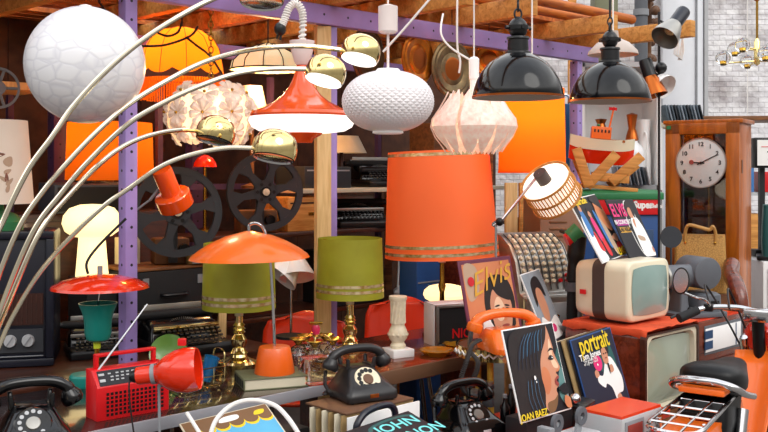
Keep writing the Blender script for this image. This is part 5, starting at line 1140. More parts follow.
# woven bobbin lamp glowing
Yl = 4.0; k = Yl / F; p = L(551, 190, Yl); pole = L(502, 0, Yl)
t = thing('woven_lamp', 'glowing tilted lamp with woven wooden slat shade before the orange drum', 'lamp', (p.x - .26, Yl + .02, .752))
X = T(*(p - Vector(t.location))) @ RY(-38) @ RX(28)
g = MB()
for i in range(44):
    a = 2 * PI * i / 44; c, s_ = math.cos(a), math.sin(a); g.tube([(25.5 * k * c, 25.5 * k * s_, -13 * k), (26 * k * c, 26 * k * s_, 13 * k)], .0028, 6)
g.build('shade_slats', 'pine', t, X=X)
g = MB()
for z in (-13, 0, 13): g.lathe([(26.5 * k, (z - 1.2) * k), (27.3 * k, (z - 1.2) * k), (27.3 * k, (z + 1.2) * k), (26.5 * k, (z + 1.2) * k)], 48, closed=True)
g.build('shade_hoops', 'pine', t, X=X)
MB().lathe([(24.6 * k, -13 * k), (24.6 * k, 13 * k), (8 * k, 13.5 * k)], 48, X=X).build('shade_lining', 'glow_white', t, norm=False)
MB().lathe([(0, 10 * k), (7 * k, 10 * k), (7 * k, 25 * k), (0, 25 * k)], 20, X=X).build('socket', 'tv_brown', t)
o_ = Vector(t.location); e_ = (X @ Vector((0, 0, 24 * k)))
MB().tube(spl([(0.03, 0, .015), (.03, 0, .5), (.03, 0, L(0, 224, Yl).z - .752), e_], 6)[:-6] + [(.05, 0, L(0, 222, Yl).z - .752), e_], .006, 8).build('pole', 'chrome', t)
MB().lathe([(0, 0), (.05, 0), (.05, .012), (.01, .02), (0, .02)], 28, X=T(.03, 0, 0)).build('base', 'steel_dark', t); MB().sph((.045, -.005, L(0, 222, Yl).z - .752), .018, 14).build('joint', 'black', t)

# ================================================================ TELEVISIONS
t = thing('wooden_television', 'old wooden television with big grey green screen and orange top', 'television', ST(1.66, -.98, .532), 44)
W_, D_, H_ = .42, .36, .32
g = MB().loft([rrect(W_, H_, .02, 4, -D_), rrect(W_, H_, .02, 4, 0)], X=T(0, -D_ / 2, H_ / 2) @ RX(90)); g.build('cabinet', 'wood_red', t, bevel=.004)
fr = MB(); o_ = rrect(W_ * .99, H_ * .99, .02, 5); i_ = rrect(W_ * .86, H_ * .84, .05, 5)
fr.loft([o_, [(x, y, .02) for x, y, z in o_], [(x, y, .02) for x, y, z in rrect(W_ * .9, H_ * .9, .05, 5)], [(x, y, .0) for x, y, z in i_]], X=T(0, -D_ / 2, H_ / 2) @ RX(90), cap=False); fr.build('screen_surround', 'cream_card', t)
g = MB(); vs = []; n = 12
sw, sh = W_ * .86, H_ * .84
for j in range(n + 1):
    for i in range(n + 1):
        u, v = i / n * 2 - 1, j / n * 2 - 1; q = 1 - .06 * (u * u * v * v); vs.append((u * sw / 2 * q, v * sh / 2 * q, .004 + .032 * (1 - u * u) * (1 - v * v) ** 1))
g.add(vs, [(j * (n + 1) + i, j * (n + 1) + i + 1, (j + 1) * (n + 1) + i + 1, (j + 1) * (n + 1) + i) for j in range(n) for i in range(n)], X=T(0, -D_ / 2, H_ / 2) @ RX(90)); g.build('picture_tube', 'glass_grey', t)
g = MB(); fo = rrect(W_ + .012, H_ + .004, .022, 5); fi = rrect(W_ * .97, H_ * .965, .022, 5)
g.loft([fo, [(x, y, .026) for x, y, z in fo], [(x, y, .026) for x, y, z in fi], fi], X=T(0, -D_ / 2, H_ / 2) @ RX(90), cap=False); g.build('dark_edge', 'wood_dark', t)
MB().box((0, 0, H_ + .002), (W_ * .98, D_ * .98, .004)).build('orange_top', 'red_orange', t)
g = MB(); vs = []; n = 14
for j in range(n + 1):
    for i in range(n + 1):
        x, y = (i / n - .5) * .46, (j / n - .5) * .4; over = max(0, -x - .205)
        vs.append((x + over * .9, y, .004 + .006 * abs(math.sin(x * 40) * math.cos(y * 30 + x * 9)) - over * 1.0 * (1 + .2 * math.sin(j * 1.7))))
g.add(vs, [(j * (n + 1) + i, j * (n + 1) + i + 1, (j + 1) * (n + 1) + i + 1, (j + 1) * (n + 1) + i) for j in range(n) for i in range(n)])
o = g.build('cloth', 'red_cloth', None, norm=False); md = o.modifiers.new('thick', 'SOLIDIFY'); md.thickness = .002; tag(place(o, ST(1.655, -.985, .532 + H_ + .011), 44), 'orange red cloth under the cream television', 'cloth')

t = thing('portable_television', 'cream portable television with dark handle band and red badge', 'television', ST(1.65, -.945, .532 + H_ + .031), 44)
w_, d_, h_ = .335, .275, .25
secs = []
for q, sx_, sz_ in ((.0, .93, .93), (.02, .99, .99), (.06, 1, 1), (.6, .98, .985), (.85, .93, .95), (.97, .86, .9), (1, .78, .84)): secs.append([(x, y, -q * d_) for x, y, z in rrect(w_ * sx_, h_ * sz_, .045, 6)])
MB().loft(secs, X=T(0, -d_ / 2, h_ / 2) @ RX(90)).build('cabinet', 'cream', t, ang=60)
secs = []
for q in (.40, .41, .62, .63):
    e = 1.012 if q in (.41, .62) else .97
    secs.append([(x * 1, y, -q * d_) for x, y, z in rrect(w_ * .985 * e, h_ * .99 * e, .045, 6)])
MB().loft(secs, X=T(0, -d_ / 2, h_ / 2 + .001) @ RX(90), cap=False).build('handle_band', 'tv_brown', t, ang=60)
g = MB(); vs = []; n = 12; sw, sh = w_ * .84, h_ * .82
for j in range(n + 1):
    for i in range(n + 1):
        u, v = i / n * 2 - 1, j / n * 2 - 1; q = 1 - .09 * u * u * v * v; vs.append((u * sw / 2 * q, v * sh / 2 * q, .002 + .02 * (1 - u * u) * (1 - v * v)))
g.add(vs, [(j * (n + 1) + i, j * (n + 1) + i + 1, (j + 1) * (n + 1) + i + 1, (j + 1) * (n + 1) + i) for j in range(n) for i in range(n)], X=T(0, -d_ / 2 - .001, h_ / 2) @ RX(90)); g.build('picture_tube', 'glass_screen', t)
MB().box((-w_ / 2 - .0005, .078, h_ * .45), (.004, .03, .02)).build('red_badge', 'red_plastic', t, bevel=.001)
g = MB().box((0, .0, -.004), (.2, .18, .012)); g.build('foot', 'tv_brown', t)

# ================================================================ PETROL PUMP AND BOAT
Yp = 4.95; x0, x1 = L(577, 0, Yp).x, L(660, 0, Yp).x; ztop = L(0, 190, Yp).z
t = thing('petrol_pump', 'petrol pump with green top and red Super panel behind the sleeves', 'petrol pump', ((x0 + x1) / 2, Yp + .2, 0)); w_ = x1 - x0
MB().box((0, 0, (ztop - .05) / 2), (w_, .4, ztop - .05)).build('housing', 'blue_deep', t, bevel=.01)
MB().loft([rrect(w_ + .04, .44, .02, 3, ztop - .05), rrect(w_ + .04, .44, .02, 3, ztop - .015), rrect(w_ - .02, .38, .02, 3, ztop)]).build('top_cover', 'green', t, bevel=.004)
MB().box((.025, -.207, L(0, 205, Yp).z), (w_ * .86, .014, .1)).build('sign_panel', 'sign_red', t, bevel=.003)
text('lettering', 'Super', .05, 'white_ink', t, T(.075, -.2148, L(0, 205, Yp).z) @ RX(90), ext=.0008, bold=.0025, align='LEFT', sx=.85); text('lettering', 'bleifrei', .03, 'white_ink', t, T(.165, -.2148, L(0, 206, Yp).z) @ RX(90), ext=.0008, bold=.001, align='LEFT', sx=.75)
MB().box((.03, -.205, .95), (w_ * .7, .012, .5)).build('blue_panel', 'navy_panel', t, bevel=.004); MB().box((w_ / 2 + .004, -.19, ztop / 2), (.012, .03, ztop)).build('chrome_edge', 'chrome', t)
# green pump nozzle on brown meter cabinet
Yc = 4.75; t = thing('meter_cabinet', 'brown steel meter cabinet with vents and a hand crank', 'cabinet', (L(558, 0, Yc).x, Yc + .15, 0), 8); zt_ = L(0, 196, Yc).z
MB().box((0, 0, zt_ / 2), (.23, .3, zt_)).build('housing', 'pump_brown', t, bevel=.01)
g = MB()
for y in (222, 229, 236): g.box((-.02, -.152, L(0, y, Yc).z), (.09, .006, .01))
g.build('vent_slots', 'wood_mid', t, bevel=.002); MB().box((.01, -.152, L(0, 282, Yc).z), (.09, .006, .07)).build('door_plate', 'brown', t, bevel=.002); MB().lathe([(0, 0), (.03, 0), (.03, .006), (0, .006)], 24, X=T(-.02, -.15, L(0, 251, Yc).z) @ SC(.8, 1, 1.8) @ RX(90)).build('crank_boss', 'copper', t)
g = MB().tube([(-.02, -.155, L(0, 247, Yc).z), (-.02, -.19, L(0, 246, Yc).z), (-.08, -.2, L(0, 245, Yc).z)], .006, 8); g.sph((-.1, -.2, L(0, 245, Yc).z), .016, 12, k=(1.8, 1, 1)); g.build('crank', 'black', t); MB().sph((.055, -.15, L(0, 232, Yc).z), .012, 12).build('button', 'black', t)
Yn = 4.2; k = Yn / F; p = L(574, 236, Yn); t = thing('pump_nozzle', 'green capped black petrol nozzle hanging beside the cream television', 'pump nozzle', p)
MB().tube([(6 * k, 0, 5 * k), (-4 * k, 0, -3 * k)], [10 * k, 9 * k], 16).build('green_cap', 'green', t); MB().tube([(-4 * k, 0, -3 * k), (-8 * k, -.002, -5 * k)], [8 * k, 6.5 * k], 16).build('red_ring', 'red_plastic', t)
MB().tube(spl([(4 * k, 0, 0), (1 * k, 0, -25 * k), (-1 * k, 0, -45 * k)], 6), [9 * k] * 6 + [7 * k] * 7, 14).build('grip', 'black', t); MB().tube(spl([(-1 * k, 0, -45 * k), (-2 * k, 0, -80 * k), (2 * k, .04, -150 * k), (10 * k, .15, -230 * k)], 6), 5.5 * k, 12).build('hose', 'black_matte', t); MB().cyl((-1 * k, 0, -46 * k), (-1 * k, 0, -55 * k), 8 * k, n=16).build('collar', 'grey_mid', t)
MB().tube([(4 * k, 0, 0), (2 * k, .35, .0)], .01, 8).build('hook', 'steel_dark', t)
# toy boat on its trestle
Yb = 4.85; k = Yb / F; zb = ztop + .005; t = thing('toy_boat', 'red and white model boat with orange cabin on wooden trestle', 'toy boat', (L(606, 0, Yb).x, Yb + .16, zb), R=RZ(-6) @ RY(5)); z = lambda y: L(0, y, Yb).z - zb
def hull(ya, yb, wa, wb, sh):  # sections along x
    secs = []
    for i in range(13):
        u = i / 12; x = (-34 + 66 * u) * k; wd = math.sin(min(1, u * 1.35 + .25) * PI * .5) * (1 if u < .55 else math.cos((u - .55) / .45 * PI / 2 * .97))
        top = z(yb) + sh * ((u - .5) * 2) ** 2 + (.03 if u < .1 else 0) * 0; bot = z(ya)
        secs.append([(x, -wd * wb, top), (x, -wd * wa, bot + .02 * ((u - .5) * 2) ** 4), (x, wd * wa, bot + .02 * ((u - .5) * 2) ** 4), (x, wd * wb, top)])
    return secs
MB().loft(hull(164, 148, .02, .055, .012)).build('hull', 'red_gloss', t, ang=60); MB().loft(hull(150, 139, .056, .064, .02)).build('gunwale', 'cream', t, ang=60)
MB().loft(hull(141, 140, .05, .052, .014)).build('deck', 'pine', t, ang=60)
c = MB().box((-3 * k, 0, z(133)), (20 * k, .06, 15 * k)); c.build('cabin', 'orange_paint', t, bevel=.003); MB().box((4 * k, 0, z(139)), (34 * k, .085, 2.4 * k)).build('cabin_ledge', 'pine_orange', t)
g = MB()
for i in range(5): g.box((-10 * k + i * 3.6 * k, -.0305, z(130)), (1.6 * k, .003, 3 * k))
g.build('cabin_windows', 'wood_dark', t); MB().tube([(5 * k, 0, z(126)), (8 * k, 0, z(104))], .005, 8).build('mast', 'orange_paint', t); g = MB().box((7 * k, 0, z(106)), (8 * k, .01, 3 * k)); g.build('mast_flag', 'red_plastic', t); MB().sph((-6 * k, 0, z(124)), .008, 10).build('deck_lamp', 'green', t)
g = MB()
for a, b, yy in (((-14, 188), (13, 152), -.07), ((10, 182), (38, 152), -.07), ((-28, 150), (-12, 188), -.085), ((-24, 160), (-10, 188), .07), ((38, 160), (12, 186), .07)):
    q0, q1 = Vector((a[0] * k, yy, max(.005, z(a[1])))), Vector((b[0] * k, yy, z(b[1]))); g.box((0, 0, (q1 - q0).length / 2), (.018, .05, (q1 - q0).length), X=AX(q0, q1))
g.box((10 * k, 0, z(177)), (36 * k, .13, 9 * k)).box((8 * k, 0, .01), (60 * k, .1, .02)); g.build('trestle', 'pine', t, bevel=.002)
# shelf unit with jars and dark sleeves
Ys = 5.75; t = thing('shelf_unit', 'grey white shelf unit of jars behind the toy boat', 'shelf', (L(620, 0, Ys).x, Ys + .15, 0)); zl = L(0, 185, Ys).z
w_ = .46; g = MB()
for zz in (.3, .85, zl - .015, 2.15): g.box((0, 0, zz), (w_, .34, .03))
g.build('boards', 'grey_pale', t); g = MB().box((-w_ / 2, 0, 1.08), (.025, .34, 2.16)).box((w_ / 2, 0, 1.08), (.025, .34, 2.16)); g.build('side_panels', 'white', t); MB().box((0, .165, 1.08), (w_, .01, 2.16)).build('back_panel', 'white', t)
def jar(label, px, dy, s_, top):
    k = Ys / F; o = thing('kerosene_lamp', label, 'lamp', (L(px, 0, Ys).x, Ys + dy, zl + .002), 0); q = k * s_
    MB().lathe([(r * q, zz * q) for r, zz in [(0, 0), (9, 0), (11.5, 3), (12, 26), (11, 36), (6, 42), (5, 44), (0, 44)]], 32).build('porcelain_body', 'porcelain', o); MB().lathe([(r * q, zz * q) for r, zz in [(4.5, 43), (6.5, 45), (5.5, 50), (3.5, 56), (5.5, 70 if top else 60), (0, 72 if top else 61)]], 28).build('copper_burner', 'copper', o)
jar('white porcelain oil lamp with copper burner right of the boat cabin', 632, .0, 1., True); jar('white porcelain oil lamp behind the boat cabin', 604, .08, 1.1, False)
t = thing('enamel_jug', 'tall white enamel jug at the right end of the jar shelf', 'jug', (L(646, 0, Ys).x, Ys + .06, zl + .002)); MB().lathe([(r * .0052, zz * .006) for r, zz in [(0, 0), (9, 0), (9, 30), (7, 44), (8, 60), (8.6, 66), (0, 66)]], 28).build('body', 'white_gloss', t); MB().tube(spl([(0, -.043, .32), (0, -.075, .28), (0, -.07, .12), (0, -.045, .1)], 6), .006, 8).build('handle', 'white_gloss', t)
for i in range(9):
    o = MB().box((0, 0, .055), (.006, .14, .11)).build('record_sleeve', ('sleeve_grey', 'sleeve_dark', 'grey_pale')[i % 3], None, bevel=.0008); tag(place(o, (L(618 + i * 3.6, 0, Ys - .08).x, Ys - .08, zl + .001), R=RY(-12)), 'small grey single sleeve standing in the row below the jars', 'record sleeve', 'single sleeves on the jar shelf')
Yr = 6.1; t = thing('shelf_unit', 'tall white shelf carrying a row of dark sleeves left above the clock', 'shelf', (L(685, 0, Yr).x, Yr + .15, 0)); zr = L(0, 123, Yr).z
g = MB().box((0, 0, zr - .0125), (.34, .34, .025)).box((0, 0, .6), (.34, .34, .025)); g.build('boards', 'cream_card', t); g = MB().box((-.16, 0, zr / 2 - .015), (.02, .34, zr - .03)).box((.16, 0, zr / 2 - .015), (.02, .34, zr - .03)); g.build('side_panels', 'white', t)
for i in range(12):
    o = MB().box((0, 0, .058), (.007, .16, .116)).build('record_sleeve', ('sleeve_dark', 'sleeve_grey', 'sleeve_dark', 'charcoal')[i % 4], None, bevel=.0008); tag(place(o, (L(667 + i * 3.1, 0, Yr).x, Yr + .02, zr + .001), R=RY(-14)), 'dark single sleeve leaning in the row above the clock', 'record sleeve', 'single sleeves above the clock')
# blue case and dark things behind the orange drum
t = thing('blue_suitcase', 'light blue case with chrome handle right of the orange drum shade', 'suitcase', (L(565, 0, 6.0).x, 6.2, 1.2), 12); MB().box((0, 0, .37), (.26, .2, .74)).build('case', 'blue_case', t, bevel=.012); MB().tube(spl([(-.07, 0, .735), (-.06, 0, .8), (.06, 0, .8), (.07, 0, .735)], 6), .008, 8).build('handle', 'chrome', t); MB().box((.06, -.102, .28), (.04, .006, .06)).build('latch', 'charcoal', t, bevel=.004)
st = thing('wooden_cupboard', 'brown cupboard below the light blue case', 'cupboard', (L(545, 0, 6.2).x, 6.2, 0), 12); MB().box((0, 0, .6), (.3, .34, 1.2)).build('body', 'wood_mid', st, bevel=.006); MB().box((0, -.176, .6), (.27, .012, 1.1)).build('door', 'wood_mid', st, bevel=.004)
for i, (px, w_, m, lb) in enumerate([(511, .07, 'pine_pale', 'widest pale wooden board standing below the orange drum'), (522, .035, 'pine', 'thin wooden board right of the widest pale board'), (530, .045, 'pine_pale', 'pale board standing beside the thin board'), (539, .03, 'wood_mid', 'darker brown batten at the right of the standing boards'), (388, .05, 'wood_mid', 'brown board standing just left of the big orange drum shade'), (400, .04, 'pine_orange', 'orange brown board standing behind the big drum shade')]):
    o = MB().box((0, 0, .72), (w_, .03, 1.44)).build('wooden_board', m, None, bevel=.003); tag(place(o, (L(px, 0, 5.3 if px > 450 else 6.4).x, 5.3 if px > 450 else 6.4, 0), 10), lb, 'board')

# ================================================================ CLOCK, BAG, PROJECTOR
Yk = 5.2; t = thing('longcase_clock', 'tall brown wooden clock with round silver dial', 'clock', (1.778, Yk, 0), -34); zt_ = L(0, 123, Yk - .12).z; W_, D_ = .39, .24
MB().box((0, D_ / 2 - .01, zt_ / 2), (W_ - .062, .02, zt_ - .04)).build('back_panel', 'wood_red', t)
g = MB().box((-W_ / 2 + .015, 0, zt_ / 2), (.03, D_, zt_)).box((W_ / 2 - .015, 0, zt_ / 2), (.03, D_, zt_)).box((0, 0, .3), (W_ - .06, D_, .6)); g.build('case', 'wood_clock', t, bevel=.003)
MB().box((0, 0, zt_ + .008), (W_ + .03, D_ + .03, .022)).build('top_board', 'wood_clock', t, bevel=.004)
g = MB().box((-W_ / 2 + .04, -D_ / 2 - .012, (zt_ + .6) / 2), (.08, .024, zt_ - .6)).box((W_ / 2 - .035, -D_ / 2 - .012, (zt_ + .6) / 2), (.07, .024, zt_ - .6)).box((0, -D_ / 2 - .012, zt_ - .03), (W_, .024, .06)).box((0, -D_ / 2 - .012, .65), (W_, .024, .1)); g.build('door_frame', 'wood_clock', t, bevel=.004)
MB().box((0.002, -D_ / 2 - .004, (zt_ + .64) / 2), (W_ - .15, .003, zt_ - .76)).build('door_glass', 'glass_clock', t)
zd = L(0, 163, Yk - .1).z
MB().lathe([(0, 0), (.132, 0), (.132, .01), (.126, .012), (0, .012)], 64, X=T(0, -D_ / 2 - .025, zd) @ RX(90)).build('dial', 'dial_silver', t)
MB().lathe([(.128, .008), (.134, .008), (.134, .014), (.128, .014)], 64, X=T(0, -D_ / 2 - .025, zd) @ RX(90), closed=True).build('dial_rim', 'silver', t)
X = T(0, -D_ / 2 - .0385, zd) @ RX(90)
me = None
for h in range(1, 13):
    a = math.radians(90 - 30 * h); text('numeral', str(h), .032, 'black', t, X @ T(.1 * math.cos(a), .1 * math.sin(a), 0), ext=.0005, bold=.0006)
for nm, an, ln, wd, m in (('hour_hand', 90 - 30 * 9.15, .06, .007, 'black'), ('minute_hand', 90 - 6 * 10.6, .095, .005, 'black')):
    a = math.radians(an); g = MB().box((ln / 2 - .01, 0, .002), (ln + .02, wd, .0015), X=X @ RZ(an))
    h_ = g.build(nm, m, t)
    if nm == 'hour_hand': MB().lathe([(0, .0022), (.0125, .0022), (.0125, .004), (0, .004)], 20, X=X @ RZ(an) @ T(.048, 0, 0)).build('hand_disc', 'lip', h_)
MB().lathe([(0, .003), (.008, .003), (.006, .007), (0, .007)], 16, X=X).build('hand_hub', 'black', t)
MB().tube([(0, .0, zd - .13), (.0, .0, zd - .5)], .004, 8).build('pendulum_rod', 'brass', t); MB().lathe([(0, -.006), (.04, -.004), (.04, .004), (0, .006)], 28, X=T(0, 0, zd - .52) @ RX(90)).build('pendulum_bob', 'brass', t)
g = MB()
for z_ in (zd - .02, .75): g.box((W_ / 2 + .001, -D_ / 2 + .03, z_), (.004, .012, .07))
g.build('hinges', 'black', t); 
MB().box((-W_ / 2 + .02, -D_ / 2 - .026, zt_ - .02), (.024, .003, .02)).build('green_sticker', 'green', t)
# curved wooden bracket and crate for bag
tag(place(MB().box((0, 0, .445), (.28, .13, .89)).build('wooden_crate', 'wood_mid', bevel=.005), (1.605, 4.85, 0), -20), 'brown wooden crate below the woven handbag', 'crate')
t = thing('armchair_arm', 'curved glossy wooden chair arm right of the grey projector', 'chair arm', (1.675, 4.62, 0)); MB().tube(spl([(.03, -.12, .55), (.02, -.1, .86), (.02, -.05, .95), (.03, .05, 1.0), (.06, .12, 1.04)], 8), .04, 14).build('arm', 'wood_red', t, ); MB().box((.03, -.1, .29), (.07, .07, .58)).build('leg', 'wood_red', t, bevel=.008)
Yg = 4.84; k = Yg / F; t = thing('handbag', 'tan woven handbag with two handles in front of the clock', 'handbag', (L(700, 0, Yg).x, Yg, .892), -18)
bw, bh = 50 * k, (291 - 235) * k
MB().loft([rrect(bw, .11, .02, 4, 0), rrect(bw * 1.02, .11, .025, 4, .02), rrect(bw * .98, .08, .02, 4, bh * .6), rrect(bw * .95, .035, .012, 4, bh)]).build('bag_body', 'tan', t, ang=50)
for s_ in (-1, 1): MB().tube(spl([(-.07, s_ * .02, bh - .05), (-.072, s_ * .022, bh + .01), (-.055, s_ * .03, bh + .05), (0, s_ * .036, bh + .04), (.045, s_ * .03, bh + .03), (.062, s_ * .03, bh + .045), (.075, s_ * .022, bh + .01), (.072, s_ * .02, bh - .05)], 6), .0085, 8).build('handle', 'leather', t)
g = MB()
for s_ in (-1, 1):
    for x in (-.07, .072): g.sph((x, s_ * .03, bh - .035), .006, 8)
g.build('rivets', 'brass', t); MB().box((0, 0, bh), (bw * .95, .03, .012)).build('top_edge', 'leather', t, bevel=.003)
t = thing('radio_receiver', 'wooden radio with red top and white dial scale behind the moped handlebar', 'radio', ST(2.09, -1.0, .681), 44); rh = .175
MB().box((0, 0, rh / 2), (.41, .36, rh)).build('cabinet', 'wood_red', t, bevel=.006); MB().box((0, 0, rh + .002), (.39, .34, .004)).build('red_top', 'red_orange', t); MB().box((.02, -.1815, rh * .52), (.36, .004, rh * .72)).build('front_panel', 'grey_mid', t, bevel=.002); MB().box((.01, -.1845, rh * .52), (.33, .004, rh * .58)).build('dial_scale', 'white_gloss', t, bevel=.001)
g = MB().box((-.13, -.187, rh * .66), (.07, .003, rh * .2)).box((-.13, -.187, rh * .4), (.07, .003, rh * .2)).box((.125, -.187, rh * .52), (.006, .003, rh * .56)); g.build('push_buttons', 'navy_panel', t)
p = ST(2.03, -1.06, .681 + rh + .006); t = thing('slide_projector', 'grey slide projector with lens drum between cream television and handbag', 'projector', p, 20); t.scale = (1.02,) * 3
MB().loft([rrect(.26, .2, .02, 3, 0), rrect(.26, .2, .02, 3, .02)]).build('base_plate', 'grey_mid', t, bevel=.003); MB().loft([rrect(.12, .16, .03, 4, .02, .06), rrect(.12, .15, .03, 4, .09, .06), rrect(.1, .12, .03, 4, .1, .06)]).build('lamp_house', 'grey_mid', t, ang=50); MB().box((.06, -.081, .05), (.06, .006, .035)).build('air_slot', 'black', t)
MB().loft([rrect(.05, .1, .01, 3, .02, -.06, .0), rrect(.03, .06, .01, 3, .14, -.05)]).build('support', 'grey_mid', t); 
MB().cyl((-.15, -.01, .17), (-.01, -.01, .175), .052, .048, n=32).build('lens_barrel', 'grey_mid', t); MB().lathe([(.03, 0), (.054, 0), (.054, .012), (.03, .012)], 32, X=T(-.15, -.01, .17) @ RY(90), closed=True).build('lens_ring', 'silver', t)
MB().cyl((.045, -.07, .185), (.045, .08, .185), .07, n=36).build('drum', 'grey_mid', t, bevel=.006); MB().sph((-.075, -.1, .04), .012, 12).build('focus_knob', 'black', t)
o = MB().lathe([(0, 0), (.05, 0), (.05, .004), (0, .004)], 28, X=RX(90)).build('paddle_disc', 'charcoal'); st_ = o
t = thing('hand_mirror', 'dark round paddle mirror standing left of the handbag', 'mirror', (L(671, 0, 4.35).x, 4.35, .9)); o.parent = t; o.location = (0, 0, L(0, 237, 4.35).z - .9); MB().tube([(0, .0, 0), (0, .0, L(0, 237, 4.35).z - .9 - .045)], .005, 8).build('handle', 'charcoal', t)
o = MB().prism([(-.06, 0), (.06, 0), (.05, .12), (-.055, .13)], -.004, .004, X=RX(90 - 12)).build('silver_packet', 'silver', None); tag(place(o, (L(661, 0, 4.4).x, 4.4, .862), 20), 'crumpled silver packet between the cream television and the handbag', 'packet')
# studio lamps on a tall stand
Yt = 4.72; xs = L(659, 0, Yt).x; t = thing('studio_lamp', 'thin black stand with silver cone spotlight and two lower heads', 'lamp', (xs, Yt, 0)); k = Yt / F; z = lambda y: L(0, y, Yt).z
MB().cyl((0, 0, .0), (0, 0, z(12)), .0065, n=12).build('pole', 'steel_dark', t); MB().lathe([(0, 0), (.09, 0), (.09, .015), (.01, .03), (0, .03)], 28).build('base', 'black', t)
hd = AX(((684 - 659) * k, 0, z(11)), ((655 - 659) * k, -.1, z(46)))
h1 = MB().lathe([(r * k, q * k) for r, q in [(0, 0), (6.5, 0), (7, 2), (7, 22), (0, 22)]], 28, X=hd).build('lamp_tube', 'navy', t); MB().lathe([(r * k, q * k) for r, q in [(7.5, 21), (9, 24), (13.5, 37), (14, 42), (13.6, 42), (12.8, 37), (8, 24), (0, 23)]], 36, X=hd).build('reflector', 'silver', h1); MB().lathe([(0, 25 * k), (5 * k, 27 * k), (5 * k, 32 * k), (0, 34 * k)], 16, X=hd).build('bulb', 'gold_band', h1)
MB().tube([(0, 0, z(20)), ((670 - 659) * k, -.02, z(28))], .006, 8).build('bracket', 'steel_dark', h1)
hd = AX(((645 - 659) * k, 0, z(60)), ((654 - 659) * k, -.04, z(98))); h2 = MB().lathe([(r * k, q * k) for r, q in [(0, 0), (6, 0), (6.5, 2), (6.5, 19), (0, 19)]], 28, X=hd).build('lamp_tube', 'black', t); MB().lathe([(r * k, q * k) for r, q in [(6.6, 18), (8, 21), (12, 38), (11.5, 38), (7, 22), (0, 20)]], 32, X=hd).build('reflector', 'copper', h2)
hd = AX(((658 - 659) * k, .03, z(80)), ((668 - 659) * k, -.05, z(92))); h3 = MB().lathe([(r * k, q * k) for r, q in [(0, 0), (7, 1), (11, 6), (13, 14), (12.5, 14), (10, 7), (0, 3)]], 32, X=hd).build('reflector', 'white_gloss', t)
g = MB().sph((2 * k, 0, z(68)), 6 * k, 14); g.build('clamp', 'black', t); MB().tube([(0, 0, z(75)), ((648 - 659) * k, 0, z(72))], .006, 8).build('bracket', 'steel_dark', h2)
g = MB()
t = thing('hanging_cable', 'bundle of thin cable hanging below the last joist end', 'cable', L(680, 38, 5.4)); k = 5.4 / F
for i in range(4): g.tube([(x * k, .004 * i, z_ * k) for x, z_ in [(0, 12), (-4 + i, 0), (-6 + 2 * i, -16), (2 - i, -22), (4 - i, -12), (3, 2), (0, 12)]], .003, 5)
g.build('coil', 'cable_white', t); MB().box((-1 * k, 0, 17 * k), (8 * k, .03, 12 * k)).build('plug_block', 'black', t, bevel=.004); MB().box((4 * k, -.005, 8 * k), (4 * k, .02, 5 * k)).build('red_plug', 'sign_red', t)
# ================================================================ FRONT RIGHT: DECKS AND MOPED
# cassette deck at the front of the red table
t = thing('cassette_deck', 'grey cassette deck with orange top before the portrait sleeve', 'cassette deck', ST(.81, -1.475, TZ), 44); t.scale = (1, 1, 1.75)
MB().box((0, 0, .03), (.24, .15, .06)).build('case', 'grey_pale', t, bevel=.004); MB().box((0, 0, .0625), (.235, .145, .005)).build('orange_top', 'red_orange', t)
MB().box((-.05, -.0765, .034), (.11, .004, .04)).build('cassette_door', 'grey', t, bevel=.002); MB().box((-.05, -.079, .036), (.085, .003, .022)).build('cassette_window', 'lip', t)
g = MB()
for i in range(6): g.box((.03 + i * .014, -.079, .018), (.012, .01, .014))
g.build('push_keys', 'silver', t, bevel=.001); MB().lathe([(0, 0), (.014, 0), (.012, .014), (0, .014)], 20, X=T(.09, -.075, .04) @ RX(90)).build('knob', 'chrome', t)
t = thing('film_viewer', 'grey film viewer with two small reel arms before the profile portrait', 'film viewer', ST(.55, -1.45, TZ), 44); t.scale = (1, 1, 1.1)
MB().loft([rrect(.26, .13, .012, 3, 0), rrect(.26, .13, .012, 3, .035), rrect(.22, .09, .012, 3, .06)]).build('body', 'grey_pale', t, bevel=.003)
for x in (-.06, .045):
    a = MB().box((x, 0, .075), (.025, .012, .06), X=T(x, 0, .06) @ RY(18 if x > 0 else -12) @ T(-x, 0, -.06)).build('arm', 'grey', t, bevel=.002); MB().lathe([(.011, -.006), (.026, -.006), (.026, .006), (.011, .006)], 28, X=T(x + (.012 if x > 0 else -.01), -.005, .105) @ RX(90), closed=True).build('roller', 'grey_mid', a)
MB().box((-.12, 0, .08), (.025, .05, .045)).build('lamp_block', 'grey', t, bevel=.004); MB().box((.08, -.066, .03), (.07, .004, .03)).build('red_label', 'sign_red', t)
t = thing('film_splicer', 'black film splicer between profile portrait and cassette deck', 'film splicer', ST(.9, -1.25, TZ), 60)
MB().box((0, 0, .02), (.12, .06, .04)).build('base', 'black', t, bevel=.004); MB().box((0, .0, .07), (.13, .05, .014), X=RX(8)).build('lever', 'black', t, bevel=.003); MB().sph((-.05, 0, .095), .02, 14).build('knob', 'chrome', t); MB().box((.04, 0, .05), (.03, .03, .03)).build('hinge', 'steel_dark', t)
tag(place(MB().box((0, 0, .0335), (.27, .09, .067)).build('flat_box', 'black_matte', bevel=.003), ST(.72, -1.215, TZ), 44), 'flat dark box the profile portrait sleeve stands on', 'box')
# turntable lid
t = thing('turntable', 'grey record player with acrylic lid behind the profile portrait', 'record player', ST(1.45, -.7, 0), 44); MB().box((0, 0, .81 - .04), (.2, .13, .08)).build('case', 'grey_mid', t, bevel=.004); MB().box((0, 0, .825), (.19, .12, .03)).build('lid', 'grey_pale', t, bevel=.004)
st = thing('storage_box', 'dark box under the grey record player', 'box', ST(1.45, -.7, 0), 44); MB().box((0, 0, .363), (.19, .12, .726)).build('body', 'wood_dark', st)
